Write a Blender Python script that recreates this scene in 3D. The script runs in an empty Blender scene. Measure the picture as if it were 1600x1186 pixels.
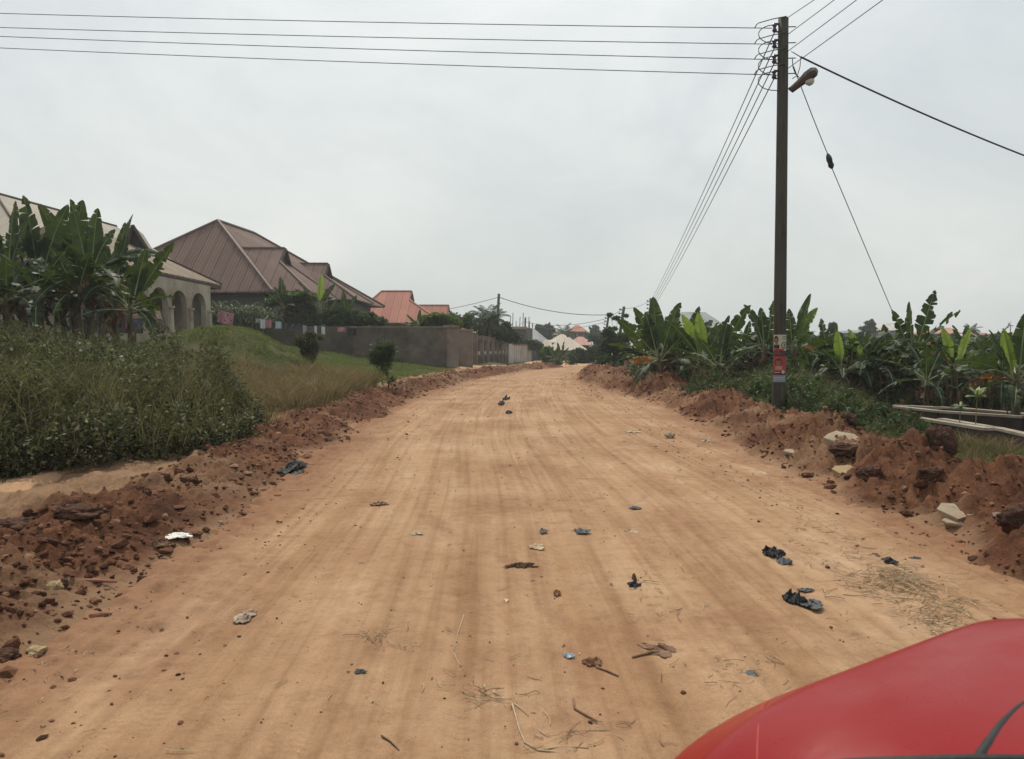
import bpy, math, random
import numpy as np
from mathutils import Vector
R = math.radians
rng = np.random.RandomState(7)
random.seed(7)
sc = bpy.context.scene
COL = sc.collection

# ---------------------------------------------------------------- camera
CZ = 1.6; F = 1230.0; PITCH = math.atan(53 / 1230.0)
cam_d = bpy.data.cameras.new("camera"); cam = bpy.data.objects.new("camera", cam_d); COL.objects.link(cam)
cam.location = (0, 0, CZ); cam.rotation_euler = (math.pi / 2 - PITCH, 0, 0)
cam_d.sensor_width = 36; cam_d.lens = F / 1600 * 36; cam_d.clip_start = 0.05; cam_d.clip_end = 6000
cam_d.dof.use_dof = True; cam_d.dof.focus_distance = 14; cam_d.dof.aperture_fstop = 6.0
sc.camera = cam

# ---------------------------------------------------------------- sky, sun, exposure
SUN_EL, SUN_AZ = 56, -14          # degrees; azimuth from +Y towards +X (ahead and slightly left)
world = bpy.data.worlds.new("World"); sc.world = world; world.use_nodes = True
wt = world.node_tree; wt.nodes.clear()
def wn(t, **k):
    n = wt.nodes.new(t)
    for a, b in k.items(): setattr(n, a, b)
    return n
wo = wn('ShaderNodeOutputWorld'); bg = wn('ShaderNodeBackground'); bg.inputs[1].default_value = 0.1
sky = wn('ShaderNodeTexSky'); sky.sky_type = 'NISHITA'; sky.sun_disc = False
sky.sun_elevation = R(SUN_EL); sky.sun_rotation = R(SUN_AZ); sky.dust_density = 6; sky.air_density = 1.2; sky.ozone_density = 1
tc = wn('ShaderNodeTexCoord'); mp = wn('ShaderNodeMapping'); mp.inputs['Scale'].default_value = (1, 1, 1.7)
nz = wn('ShaderNodeTexNoise'); nz.inputs['Scale'].default_value = 2.6; nz.inputs['Detail'].default_value = 7; nz.inputs['Roughness'].default_value = 0.6
nz.inputs['Distortion'].default_value = 0.4
cr = wn('ShaderNodeValToRGB'); cr.color_ramp.elements[0].position = 0.33; cr.color_ramp.elements[1].position = 0.68
cr.color_ramp.elements[0].color = (0.585, 0.640, 0.660, 1); cr.color_ramp.elements[1].color = (0.770, 0.795, 0.790, 1)
sep = wn('ShaderNodeSeparateXYZ'); rz = wn('ShaderNodeValToRGB')
rz.color_ramp.elements[0].position = 0.0; rz.color_ramp.elements[0].color = (0.90, 0.895, 0.86, 1)
rz.color_ramp.elements[1].position = 0.42; rz.color_ramp.elements[1].color = (1.0, 1.0, 1.0, 1)
mul = wn('ShaderNodeMixRGB', blend_type='MULTIPLY'); mul.inputs[0].default_value = 1
mx = wn('ShaderNodeMixRGB'); mx.inputs[0].default_value = 0.88
L = wt.links.new
L(tc.outputs['Generated'], mp.inputs[0]); L(mp.outputs[0], nz.inputs[0]); L(nz.outputs[0], cr.inputs[0])
L(tc.outputs['Generated'], sep.inputs[0]); L(sep.outputs[2], rz.inputs[0])
L(cr.outputs[0], mul.inputs[1]); L(rz.outputs[0], mul.inputs[2])
vs_ = wn('ShaderNodeVectorMath', operation='SCALE'); vs_.inputs['Scale'].default_value = 11.1
L(mul.outputs[0], vs_.inputs[0]); L(sky.outputs[0], mx.inputs[1]); L(vs_.outputs[0], mx.inputs[2]); L(mx.outputs[0], bg.inputs[0]); L(bg.outputs[0], wo.inputs[0])
sun_d = bpy.data.lights.new("sun", 'SUN'); sun = bpy.data.objects.new("sun", sun_d); COL.objects.link(sun)
sun_d.energy = 3.1; sun_d.angle = R(1.8); sun_d.color = (1.0, 0.93, 0.82)
sd = Vector((math.sin(R(SUN_AZ)) * math.cos(R(SUN_EL)), math.cos(R(SUN_AZ)) * math.cos(R(SUN_EL)), math.sin(R(SUN_EL))))
sun.rotation_euler = sd.to_track_quat('Z', 'Y').to_euler()
sc.view_settings.view_transform = 'Standard'; sc.view_settings.look = 'None'
sc.view_settings.exposure = 0.08; sc.view_settings.gamma = 1; sc.view_settings.use_curve_mapping = False
sc.cycles.max_bounces = 6; sc.cycles.diffuse_bounces = 3; sc.cycles.glossy_bounces = 2; sc.cycles.transmission_bounces = 3
sc.cycles.volume_bounces = 0; sc.cycles.transparent_max_bounces = 6; sc.cycles.use_denoising = True

# ---------------------------------------------------------------- helpers
ca, sa = math.cos(PITCH), math.sin(PITCH)
def P(px, py, Y):
    """world point seen at photo pixel (px, py) at forward distance Y"""
    u = (px - 800) / F; v = (593 - py) / F
    t = Y / (v * sa + ca)
    return np.array([u * t, Y, CZ + t * (v * ca - sa)])
def Gp(px, py, z=0.0):
    u = (px - 800) / F; v = (593 - py) / F
    dz = v * ca - sa; t = (z - CZ) / dz
    return np.array([u * t, (v * sa + ca) * t, z])
def sstep(a, b, x):
    t = np.clip((np.asarray(x, float) - a) / (b - a), 0, 1); return t * t * (3 - 2 * t)

def _hash(i, j, k, s):
    h = (i * 374761393 + j * 668265263 + k * 2147483647 + s * 974634777) & 0xffffffff
    h = ((h ^ (h >> 13)) * 1274126177) & 0xffffffff
    h = ((h ^ (h >> 16)) * 2246822519) & 0xffffffff
    return ((h ^ (h >> 15)) & 0xffffff) / float(0xffffff)
def vnoise(x, y, z=0, s=0):
    x = np.asarray(x, float); y = np.asarray(y, float); z = np.asarray(z, float) + 0 * x
    i = np.floor(x).astype(np.int64); j = np.floor(y).astype(np.int64); k = np.floor(z).astype(np.int64)
    fx, fy, fz = x - i, y - j, z - k
    fx = fx * fx * fx * (fx * (fx * 6 - 15) + 10); fy = fy * fy * fy * (fy * (fy * 6 - 15) + 10); fz = fz * fz * (3 - 2 * fz)
    r = 0
    for a in (0, 1):
        wa = fx if a else 1 - fx
        for b in (0, 1):
            wb = fy if b else 1 - fy
            for c in (0, 1):
                wc = fz if c else 1 - fz
                r = r + wa * wb * wc * _hash(i + a, j + b, k + c, s)
    return r * 2 - 1
def fbm(x, y, z=0, o=4, s=0, g=0.5):
    r = 0; a = 1; f = 1
    for q in range(o):
        r = r + a * vnoise(x * f + 17.3 * q, y * f + 5.1 * q, np.asarray(z) * f, s + q); a *= g; f *= 2.03
    return r

def tag(o, label=None, cat=None, group=None, kind=None):
    if label: o['label'] = label
    if cat: o['category'] = cat
    if group: o['group'] = group
    if kind: o['kind'] = kind
    return o

class MB:
    """collects faces; build() links them as ONE mesh object"""
    def __init__(s): s.v = []; s.f = []; s.m = []; s.n = 0
    def add(s, V, Fc, m=0):
        V = np.asarray(V, float).reshape(-1, 3); s.v.append(V)
        for f in Fc: s.f.append([int(i) + s.n for i in f]); s.m.append(m)
        s.n += len(V); return s
    def box(s, x0, x1, y0, y1, z0, z1, m=0):
        V = [(x0,y0,z0),(x1,y0,z0),(x1,y1,z0),(x0,y1,z0),(x0,y0,z1),(x1,y0,z1),(x1,y1,z1),(x0,y1,z1)]
        return s.add(V, [(0,3,2,1),(4,5,6,7),(0,1,5,4),(1,2,6,5),(2,3,7,6),(3,0,4,7)], m)
    def slab(s, a, b, th, z0, z1, m=0, z0b=None, z1b=None):
        """upright slab from plan point a to b, thickness th"""
        a = np.array(a[:2], float); b = np.array(b[:2], float); d = b - a; d /= np.linalg.norm(d); n = np.array([-d[1], d[0]]) * th / 2
        z0b = z0 if z0b is None else z0b; z1b = z1 if z1b is None else z1b
        c = [a - n, b - n, b + n, a + n]; lo = [z0, z0b, z0b, z0]; hi = [z1, z1b, z1b, z1]
        V = [(c[i][0], c[i][1], lo[i]) for i in range(4)] + [(c[i][0], c[i][1], hi[i]) for i in range(4)]
        return s.add(V, [(0,3,2,1),(4,5,6,7),(0,1,5,4),(1,2,6,5),(2,3,7,6),(3,0,4,7)], m)
    def tube(s, pts, rad, n=6, m=0, cap=True):
        pts = np.asarray(pts, float); k = len(pts); rad = np.broadcast_to(np.asarray(rad, float), (k,))
        T = np.gradient(pts, axis=0); T /= np.linalg.norm(T, axis=1)[:, None] + 1e-9
        ref = np.array([0, 0, 1.0]) if abs(T[0][2]) < .9 else np.array([1.0, 0, 0])
        A = np.cross(T, ref); A /= np.linalg.norm(A, axis=1)[:, None] + 1e-9; B = np.cross(T, A)
        th = np.arange(n) * 2 * math.pi / n
        V = (pts[:, None, :] + rad[:, None, None] * (np.cos(th)[None, :, None] * A[:, None, :] + np.sin(th)[None, :, None] * B[:, None, :])).reshape(-1, 3)
        Fc = [(i*n+j, i*n+(j+1)%n, (i+1)*n+(j+1)%n, (i+1)*n+j) for i in range(k-1) for j in range(n)]
        if cap: Fc += [tuple(range(n))[::-1], tuple((k-1)*n + j for j in range(n))]
        return s.add(V, Fc, m)
    def build(s, name, mats, parent=None, smooth=False, loc=None):
        V = np.concatenate(s.v) if s.v else np.zeros((0, 3))
        return mesh_obj(name, V, s.f, mats, parent, smooth, s.m, loc)

def mesh_obj(name, V, Fc, mats, parent=None, smooth=False, mi=None, loc=None, attrs=None):
    V = np.array(V, float)
    if parent is not None: V = V - np.array(parent['_o'])
    elif loc is not None: V = V - np.array(loc)
    me = bpy.data.meshes.new(name)
    if isinstance(Fc, np.ndarray):
        nf, k = Fc.shape
        me.vertices.add(len(V)); me.vertices.foreach_set('co', V.astype(np.float32).ravel())
        me.loops.add(nf * k); me.loops.foreach_set('vertex_index', Fc.astype(np.int32).ravel())
        me.polygons.add(nf); me.polygons.foreach_set('loop_start', np.arange(0, nf * k, k, dtype=np.int32))
        me.polygons.foreach_set('loop_total', np.full(nf, k, dtype=np.int32))
        me.update(calc_edges=True)
    else:
        me.from_pydata([tuple(map(float, v)) for v in V], [], Fc); me.update()
    if not isinstance(mats, (list, tuple)): mats = [mats]
    for m in mats: me.materials.append(m)
    if mi is not None and len(mats) > 1: me.polygons.foreach_set('material_index', np.array(mi, dtype=np.int32))
    me.polygons.foreach_set('use_smooth', np.full(len(me.polygons), smooth))
    if attrs:
        for an, av in attrs.items():
            at = me.attributes.new(an, 'FLOAT', 'POINT'); at.data.foreach_set('value', np.asarray(av, np.float32).ravel())
    o = bpy.data.objects.new(name, me); COL.objects.link(o)
    if parent is not None: o.parent = parent
    elif loc is not None: o.location = loc; o['_o'] = [float(c) for c in loc]
    if '_o' not in o: o['_o'] = [0., 0., 0.] if parent is None else list(parent['_o'])
    return o
def thing(name, loc, label, cat, group=None):
    o = bpy.data.objects.new(name, None); COL.objects.link(o); o.location = [float(c) for c in loc]; o['_o'] = [float(c) for c in loc]
    o.empty_display_size = .3
    return tag(o, label, cat, group)
def dup(root, loc, rz=0, s=1, label=None, group=None, sz=None):
    r = root.copy(); COL.objects.link(r); r.location = [float(c) for c in loc]; r.rotation_euler = (0, 0, rz); r.scale = (s, s, sz or s)
    if label: r['label'] = label
    if group: r['group'] = group
    for ch in list(root.children):
        c = ch.copy(); COL.objects.link(c); c.parent = r
    return r

# ---------------------------------------------------------------- materials
def mat(name, fn, double=True):
    m = bpy.data.materials.new(name); m.use_nodes = True; nt = m.node_tree; nt.nodes.clear()
    out = nt.nodes.new('ShaderNodeOutputMaterial'); fn(NT(nt, out)); return m
class NT:
    def __init__(s, nt, out): s.nt = nt; s.out = out
    def n(s, t, **k):
        n = s.nt.nodes.new('ShaderNode' + t)
        for a, b in k.items():
            if a.startswith('i_'): n.inputs[a[2:].replace('_', ' ')].default_value = b
            else: setattr(n, a, b)
        return n
    def l(s, a, b): s.nt.links.new(a, b)
    def coord(s, kind='Object', scale=(1, 1, 1), rot=(0, 0, 0)):
        t = s.n('TexCoord'); m = s.n('Mapping'); m.inputs['Scale'].default_value = scale; m.inputs['Rotation'].default_value = rot
        s.l(t.outputs[kind], m.inputs[0]); return m.outputs[0]
    def noise(s, v, sc_, det=4, rough=.55, dist=0):
        n = s.n('TexNoise'); n.inputs['Scale'].default_value = sc_; n.inputs['Detail'].default_value = det
        n.inputs['Roughness'].default_value = rough; n.inputs['Distortion'].default_value = dist
        s.l(v, n.inputs['Vector']); return n.outputs[0]
    def ramp(s, v, stops):
        r = s.n('ValToRGB'); e = r.color_ramp.elements
        while len(e) < len(stops): e.new(0.5)
        for q, (p, c) in enumerate(stops): e[q].position = p; e[q].color = (*c, 1) if len(c) == 3 else c
        s.l(v, r.inputs[0]); return r.outputs[0]
    def mix(s, f, a, b, mode='MIX'):
        m = s.n('MixRGB', blend_type=mode)
        for q, x in enumerate((f, a, b)):
            if hasattr(x, 'is_output'): s.l(x, m.inputs[q])
            else: m.inputs[q].default_value = x if q == 0 else (*x, 1)
        return m.outputs[0]
    def math(s, op, a, b=0.):
        m = s.n('Math', operation=op)
        for q, x in enumerate((a, b)):
            if hasattr(x, 'is_output'): s.l(x, m.inputs[q])
            else: m.inputs[q].default_value = x
        return m.outputs[0]
    def bump(s, h, strength=.5, dist=.02, prev=None):
        b = s.n('Bump'); b.inputs['Strength'].default_value = strength; b.inputs['Distance'].default_value = dist
        s.l(h, b.inputs['Height'])
        if prev is not None: s.l(prev, b.inputs['Normal'])
        return b.outputs[0]
    def bsdf(s, col, rough=.8, nrm=None, spec=.3, metal=0, **k):
        p = s.n('BsdfPrincipled')
        if hasattr(col, 'is_output'): s.l(col, p.inputs['Base Color'])
        else: p.inputs['Base Color'].default_value = (*col, 1)
        if hasattr(rough, 'is_output'): s.l(rough, p.inputs['Roughness'])
        else: p.inputs['Roughness'].default_value = rough
        p.inputs['Specular IOR Level'].default_value = spec; p.inputs['Metallic'].default_value = metal
        for a, b in k.items(): p.inputs[a.replace('_', ' ')].default_value = b
        if nrm is not None: s.l(nrm, p.inputs['Normal'])
        return p
    def done(s, sh): s.l(sh.outputs[0], s.out.inputs[0])
    def island(s):
        g = s.n('NewGeometry'); return g.outputs['Random Per Island']
    def attr(s, name):
        a = s.n('Attribute', attribute_name=name); return a.outputs['Fac']

def worn(name, c1, c2, scale=3, rough=.85, bump=.3, bdist=.01, fine=40, spec=.25, c3=None):
    def f(t):
        v = t.coord()
        a = t.noise(v, scale, 6, .6); b = t.noise(v, fine, 4)
        col = t.ramp(a, [(.35, c1), (.65, c2)])
        if c3: col = t.mix(t.ramp(t.noise(v, scale * .35, 5, .65), [(.52, (0,0,0)), (.68, (1,1,1))]), col, c3)
        t.done(t.bsdf(col, rough, t.bump(b, bump, bdist), spec))
    return mat(name, f)
def foliage(name, stops, trans, tfac=.35, rough=.5, spec=.4, big=None):
    """leaf: reflecting side plus light coming through the blade; colour differs from leaf to leaf"""
    def f(t):
        r = t.island(); col = t.ramp(r, stops)
        if big: col = t.mix(t.ramp(t.noise(t.coord(), big[0], 3), [(.4, (0,0,0)), (.62, (1,1,1))]), col, big[1])
        p = t.bsdf(col, rough, None, spec)
        tr = t.n('BsdfTranslucent'); tc_ = t.mix(1, t.mix(.5, col, trans), (1.25, 1.25, 1.1), 'MULTIPLY'); t.l(tc_, tr.inputs[0])
        m = t.n('MixShader'); m.inputs[0].default_value = tfac; t.l(p.outputs[0], m.inputs[1]); t.l(tr.outputs[0], m.inputs[2])
        t.done(m)
    return mat(name, f)

def m_road(t):
    v = t.coord(); ac, al = t.attr('across'), t.attr('along')
    def uv(sa_, sl_, off=0.):
        c = t.n('CombineXYZ'); t.l(t.math('MULTIPLY', ac, sa_), c.inputs[0]); t.l(t.math('MULTIPLY', al, sl_), c.inputs[1]); c.inputs[2].default_value = off; return c.outputs[0]
    base = t.ramp(t.noise(v, .55, 6, .62), [(.28, (.262, .148, .082)), (.50, (.335, .207, .119)), (.72, (.400, .268, .168))])
    streak = t.ramp(t.noise(uv(1.5, .10), 1.6, 5, .62), [(.32, (.86, .81, .76)), (.48, (.97,.96,.95)), (.66, (1.11, 1.13, 1.15))])
    thin = t.ramp(t.noise(uv(9, .16, 3.), 1.3, 3, .6), [(.34, (.84,.81,.78)), (.5, (1,1,1)), (.68, (1.08,1.08,1.08))])
    col = t.mix(1, t.mix(1, base, streak, 'MULTIPLY'), thin, 'MULTIPLY')
    damp = t.ramp(t.noise(uv(.9, .45, 7.), 1.1, 6, .72, .6), [(.53, (0,0,0)), (.68, (1,1,1))])
    col = t.mix(t.math('MULTIPLY', damp, .62), col, (.215, .108, .060))
    ec = t.attr('edge'); col = t.mix(t.math('MULTIPLY', ec, .75), col, (.20, .095, .052))
    mott = t.noise(v, 9, 6, .75); col = t.mix(1, col, t.ramp(mott, [(.33, (.82,.80,.78)), (.5, (1,1,1)), (.68, (1.08,1.08,1.07))]), 'MULTIPLY')
    fine = t.noise(v, 130, 3, .7); col = t.mix(1, col, t.ramp(fine, [(.25, (.78,.78,.78)), (.7, (1.14,1.14,1.14))]), 'MULTIPLY')
    sp = t.n('TexVoronoi'); sp.inputs['Scale'].default_value = 34; t.l(v, sp.inputs['Vector'])
    msk = t.ramp(t.noise(v, 5, 4), [(.50, (0,0,0)), (.6, (1,1,1))])
    col = t.mix(t.mix(1, t.ramp(sp.outputs['Distance'], [(.08, (1,1,1)), (.16, (0,0,0))]), msk, 'MULTIPLY'), col, (.17, .080, .042))
    b1 = t.bump(t.noise(v, 34, 6, .72), .6, .014); b2 = t.bump(fine, .5, .004, b1)
    # tyre treads: fine bars inside narrow lengthwise tracks
    tread = t.math('SINE', t.math('ADD', t.math('MULTIPLY', al, 2 * math.pi / .045), t.math('MULTIPLY', t.math('SINE', t.math('MULTIPLY', ac, 42.)), 1.6)))
    tm = t.ramp(t.noise(uv(3.4, .03, 11.), 1.6, 2, .4), [(.55, (0,0,0)), (.60, (1,1,1)), (.70, (1,1,1)), (.74, (0,0,0))]); wear = t.ramp(t.noise(v, 2.2, 3), [(.44, (0,0,0)), (.60, (1,1,1))])
    b3 = t.bump(t.mix(1, t.mix(1, tread, tm, 'MULTIPLY'), wear, 'MULTIPLY'), .3, .004, b2)
    t.done(t.bsdf(col, .95, b3, .10))
M_road = mat("packed_laterite", m_road)
def m_bank(t):
    v = t.coord()
    col = t.ramp(t.noise(v, 1.6, 8, .68), [(.28, (.058, .024, .013)), (.46, (.120, .052, .028)), (.60, (.180, .083, .044)), (.76, (.28, .152, .084))])
    col = t.mix(1, col, t.ramp(t.noise(v, 22, 5, .7), [(.3, (.68,.66,.64)), (.7, (1.25,1.22,1.2))]), 'MULTIPLY')
    dry = t.attr('dry'); col = t.mix(t.math('MULTIPLY', dry, .85), col, (.33, .205, .12))
    b1 = t.bump(t.noise(v, 15, 8, .72), .9, .05); b2 = t.bump(t.noise(v, 75, 5, .7), .8, .012, b1)
    t.done(t.bsdf(col, .95, b2, .12))
M_bank = mat("dug_red_soil", m_bank)
def m_clod(t):
    v = t.coord(); r = t.island()
    col = t.ramp(r, [(0, (.050, .022, .014)), (.4, (.115, .050, .029)), (.8, (.175, .082, .048)), (1, (.30, .18, .11))])
    col = t.mix(1, col, t.ramp(t.noise(v, 30, 4), [(.3, (.7,.7,.7)), (.7, (1.2,1.2,1.2))]), 'MULTIPLY')
    t.done(t.bsdf(col, .95, t.bump(t.noise(v, 45, 6, .7), .9, .02), .12))
M_clod = mat("soil_clod", m_clod)
def m_ground(t):
    v = t.coord()
    sand = t.ramp(t.noise(v, .8, 6, .6), [(.3, (.36, .205, .110)), (.7, (.47, .30, .18))])
    sand = t.mix(1, sand, t.ramp(t.noise(v, 30, 5, .7), [(.3, (.8,.8,.8)), (.7, (1.12,1.12,1.12))]), 'MULTIPLY')
    grass = t.ramp(t.noise(v, 1.3, 6, .7), [(.3, (.032, .036, .014)), (.5, (.060, .062, .024)), (.7, (.11, .085, .042))])
    g = t.attr('grassy'); n = t.noise(v, 2.2, 5, .7)
    f = t.ramp(t.math('ADD', g, t.math('MULTIPLY', t.math('SUBTRACT', n, .5), .9)), [(.42, (0,0,0)), (.58, (1,1,1))])
    col = t.mix(f, sand, grass)
    t.done(t.bsdf(col, .95, t.bump(t.noise(v, 20, 6, .7), .6, .03), .1))
M_ground = mat("ground_soil", m_ground)

M_ban = foliage("banana_leaf", [(0, (.010, .019, .009)), (.45, (.016, .031, .012)), (.8, (.027, .047, .015)), (1, (.065, .090, .030))], (.15, .23, .03), .16, .58, .22)
M_banY = foliage("young_banana_leaf", [(0, (.08, .13, .022)), (1, (.14, .20, .035))], (.34, .46, .05), .42, .45, .4)
M_rib = worn("banana_midrib", (.16, .18, .07), (.24, .25, .11), 4, .6, .2, .003, 30, .4)
M_dead = foliage("dry_banana_leaf", [(0, (.060, .040, .026)), (.6, (.11, .072, .042)), (1, (.20, .14, .08))], (.25, .12, .04), .25, .8, .15)
M_orange = foliage("withered_orange_leaf", [(0, (.26, .10, .03)), (1, (.40, .17, .045))], (.6, .25, .05), .35, .75, .15)
def m_pseudo(t):
    v = t.coord(scale=(1, 1, .25)); w = t.coord(scale=(1, 1, .6))
    col = t.ramp(t.noise(v, 9, 6, .65), [(.3, (.035, .026, .016)), (.5, (.085, .062, .034)), (.68, (.11, .12, .055))])
    t.done(t.bsdf(col, .75, t.bump(t.noise(v, 30, 4), .7, .01), .25))
M_pseudo = mat("banana_pseudostem", m_pseudo)
M_weed = foliage("weed_leaf", [(0, (.013, .018, .008)), (.4, (.033, .044, .016)), (.70, (.080, .090, .036)), (.86, (.19, .18, .105)), (1, (.40, .37, .26))], (.12, .15, .04), .25, .65, .25, (.8, (.060, .056, .026)))
M_verge = foliage("verge_weed_leaf", [(0, (.014, .028, .010)), (.5, (.030, .054, .017)), (.9, (.075, .105, .036)), (1, (.20, .20, .12))], (.14, .22, .05), .26, .6, .3)
M_stem = foliage("pale_weed_stem", [(0, (.10, .10, .045)), (1, (.26, .23, .13))], (.2, .2, .1), .2, .8, .2)
M_grass = foliage("green_grass", [(0, (.038, .052, .014)), (.6, (.070, .090, .025)), (1, (.14, .15, .055))], (.20, .26, .05), .35, .7, .2)
M_dryg = foliage("dry_grass", [(0, (.050, .034, .018)), (.25, (.060, .055, .022)), (.6, (.130, .088, .048)), (1, (.30, .22, .13))], (.3, .24, .10), .3, .8, .15)
M_thg = foliage("thicket_grass_blade", [(0, (.040, .042, .018)), (.5, (.085, .078, .034)), (1, (.21, .18, .10))], (.2, .22, .06), .3, .7, .2)
M_bush = foliage("bush_leaf", [(0, (.012, .024, .009)), (.5, (.026, .047, .016)), (.9, (.055, .085, .028)), (1, (.15, .17, .10))], (.12, .20, .04), .28, .5, .4)
M_brightbush = foliage("bright_bush_leaf", [(0, (.026, .050, .014)), (.6, (.052, .086, .022)), (1, (.13, .17, .05))], (.2, .32, .05), .35, .5, .35)
M_far = foliage("far_tree_leaf", [(0, (.020, .032, .014)), (.5, (.034, .052, .022)), (1, (.058, .078, .034))], (.1, .15, .04), .25, .6, .3)
M_palm = foliage("palm_leaflet", [(0, (.022, .036, .018)), (.6, (.040, .060, .028)), (1, (.075, .095, .045))], (.1, .15, .05), .22, .5, .4)
M_cane = foliage("cane_leaf", [(0, (.040, .056, .028)), (.5, (.075, .098, .052)), (1, (.16, .19, .11))], (.2, .25, .1), .25, .6, .2)
M_bark = worn("bark", (.075, .055, .038), (.14, .105, .075), 6, .9, .8, .02, 25)
def m_pole(t):
    v = t.coord(scale=(1, 1, .06)); w = t.coord()
    col = t.ramp(t.noise(v, 22, 6, .65), [(.3, (.028, .025, .020)), (.55, (.062, .053, .040)), (.75, (.115, .096, .070))])
    col = t.mix(t.ramp(t.noise(w, .7, 4), [(.45, (0,0,0)), (.62, (1,1,1))]), col, (.060, .058, .046))
    t.done(t.bsdf(col, .8, t.bump(t.noise(v, 45, 4), .8, .008), .25))
M_pole = mat("weathered_pole_timber", m_pole)
M_wire = worn("cable", (.025, .025, .028), (.045, .045, .05), 2, .5, .1)
M_ins = worn("insulator_glaze", (.02, .018, .045), (.035, .03, .07), 6, .25, .05, .002, 20, .6)
M_iron = worn("rusty_iron", (.055, .035, .028), (.12, .06, .04), 8, .7, .4, .004, 60, .3)
M_lamp = worn("lamp_housing", (.060, .048, .042), (.10, .07, .055), 6, .6, .3, .003, 40, .3)
def m_glassbulb(t): t.done(t.bsdf((.62, .64, .58), .25, None, .5, Transmission_Weight=.25))
M_bulb = mat("frosted_lamp_bowl", m_glassbulb)

def roofmat(name, c1, c2, rib=.25, seam=.9, seamcol=(.05, .03, .025), sw=.03, stain=None):
    def f(t):
        uv = t.n('UVMap').outputs[0]; s = t.n('SeparateXYZ'); t.l(uv, s.inputs[0]); u = s.outputs[0]
        v = t.coord()
        col = t.ramp(t.noise(v, .35, 6, .65), [(.3, c1), (.7, c2)])
        if stain: col = t.mix(t.ramp(t.noise(v, .8, 5, .7), [(.5, (0,0,0)), (.7, (1,1,1))]), col, stain)
        fr = t.math('FRACT', t.math('DIVIDE', u, seam)); line = t.math('LESS_THAN', fr, sw / seam)
        sh = t.noise(uv, 1.2, 2)
        col = t.mix(line, col, seamcol)
        # every sheet its own slight tone
        fl = t.math('FLOOR', t.math('DIVIDE', u, seam)); wn_ = t.n('TexWhiteNoise', noise_dimensions='1D'); t.l(fl, wn_.inputs['W'])
        col = t.mix(1, col, t.ramp(wn_.outputs['Value'], [(0, (.90,.90,.90)), (1, (1.07,1.07,1.07))]), 'MULTIPLY')
        w = t.math('SINE', t.math('MULTIPLY', u, 2 * math.pi / rib))
        t.done(t.bsdf(col, .72, t.bump(w, .6, .03), .12))
    return mat(name, f)
M_rbrown = roofmat("brown_metal_sheets", (.135, .084, .068), (.168, .109, .089), .22, .78, (.055, .034, .028), .05)
M_rbeige = roofmat("beige_metal_sheets", (.19, .145, .10), (.25, .195, .14), .25, .62, (.060, .040, .030), .10, (.14, .095, .065))
M_rcream = roofmat("cream_metal_sheets", (.27, .24, .19), (.34, .31, .25), .25, .8, (.25, .2, .15), .04)
M_rorange = roofmat("orange_metal_sheets", (.29, .112, .076), (.345, .145, .104), .25, .8, (.20, .075, .055), .05)
M_rwhite = roofmat("pale_metal_sheets", (.38, .325, .265), (.46, .40, .335), .25, .9, (.30, .25, .20), .05)
M_rpink = roofmat("faded_red_sheets", (.34, .17, .13), (.42, .23, .18), .3, 1, (.2, .1, .08), .05)
M_rgrey = roofmat("grey_metal_sheets", (.19, .20, .20), (.25, .26, .255), .3, 1, (.16, .16, .16), .05)
M_fascia = worn("dark_fascia_board", (.045, .030, .026), (.075, .05, .042), 3, .7)
M_fbrown = worn("brown_ridge_cap", (.105, .068, .055), (.135, .09, .072), 3, .6)
M_plaster = worn("weathered_cream_plaster", (.30, .25, .19), (.42, .365, .29), 1.2, .9, .3, .01, 30, .15, (.17, .12, .085))
M_plasterin = worn("grey_plaster", (.16, .15, .135), (.22, .21, .19), 1.5, .9, .2)
M_dark = worn("dark_opening", (.012, .012, .013), (.022, .022, .022), 3, .7)
def m_block(t):
    v = t.coord(); br = t.n('TexBrick'); br.inputs['Scale'].default_value = 1; br.inputs['Brick Width'].default_value = .46
    br.inputs['Row Height'].default_value = .22; br.inputs['Mortar Size'].default_value = .012
    br.inputs['Color1'].default_value = (.112, .094, .078, 1); br.inputs['Color2'].default_value = (.132, .112, .094, 1); br.inputs['Mortar'].default_value = (.108, .092, .078, 1)
    s = t.n('SeparateXYZ'); t.l(v, s.inputs[0]); c = t.n('CombineXYZ'); t.l(t.math('ADD', s.outputs[0], s.outputs[1]), c.inputs[0]); t.l(s.outputs[2], c.inputs[1])
    t.l(c.outputs[0], br.inputs['Vector'])
    col = t.mix(1, br.outputs['Color'], t.ramp(t.noise(v, .9, 6, .7), [(.32, (.50,.48,.47)), (.68, (1.35,1.32,1.27))]), 'MULTIPLY')
    t.done(t.bsdf(col, .95, t.bump(t.noise(v, 30, 5), .5, .01), .1))
M_block = mat("bare_cement_blocks", m_block)
M_render = worn("brown_cement_render", (.17, .135, .108), (.24, .195, .160), 1.6, .9, .3, .01, 30, .15, (.16, .085, .055))
M_panel = worn("dark_brown_panel", (.050, .032, .027), (.075, .050, .042), 2, .85)
M_coping = worn("light_cement", (.30, .27, .235), (.40, .36, .31), 2, .85)
M_white = worn("dusty_white_paint", (.36, .345, .315), (.46, .44, .40), 1.3, .85, .2, .01, 30, .2, (.27, .20, .16))
M_redcope = worn("red_brown_coping", (.20, .085, .06), (.27, .12, .085), 3, .85)
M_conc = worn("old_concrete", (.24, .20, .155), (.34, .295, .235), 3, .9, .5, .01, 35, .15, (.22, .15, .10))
M_concside = worn("dark_side_concrete", (.030, .022, .018), (.055, .042, .034), 3, .9, .5, .01, 35, .15)  # foundation sides, much darker than the concrete of their tops
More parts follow.
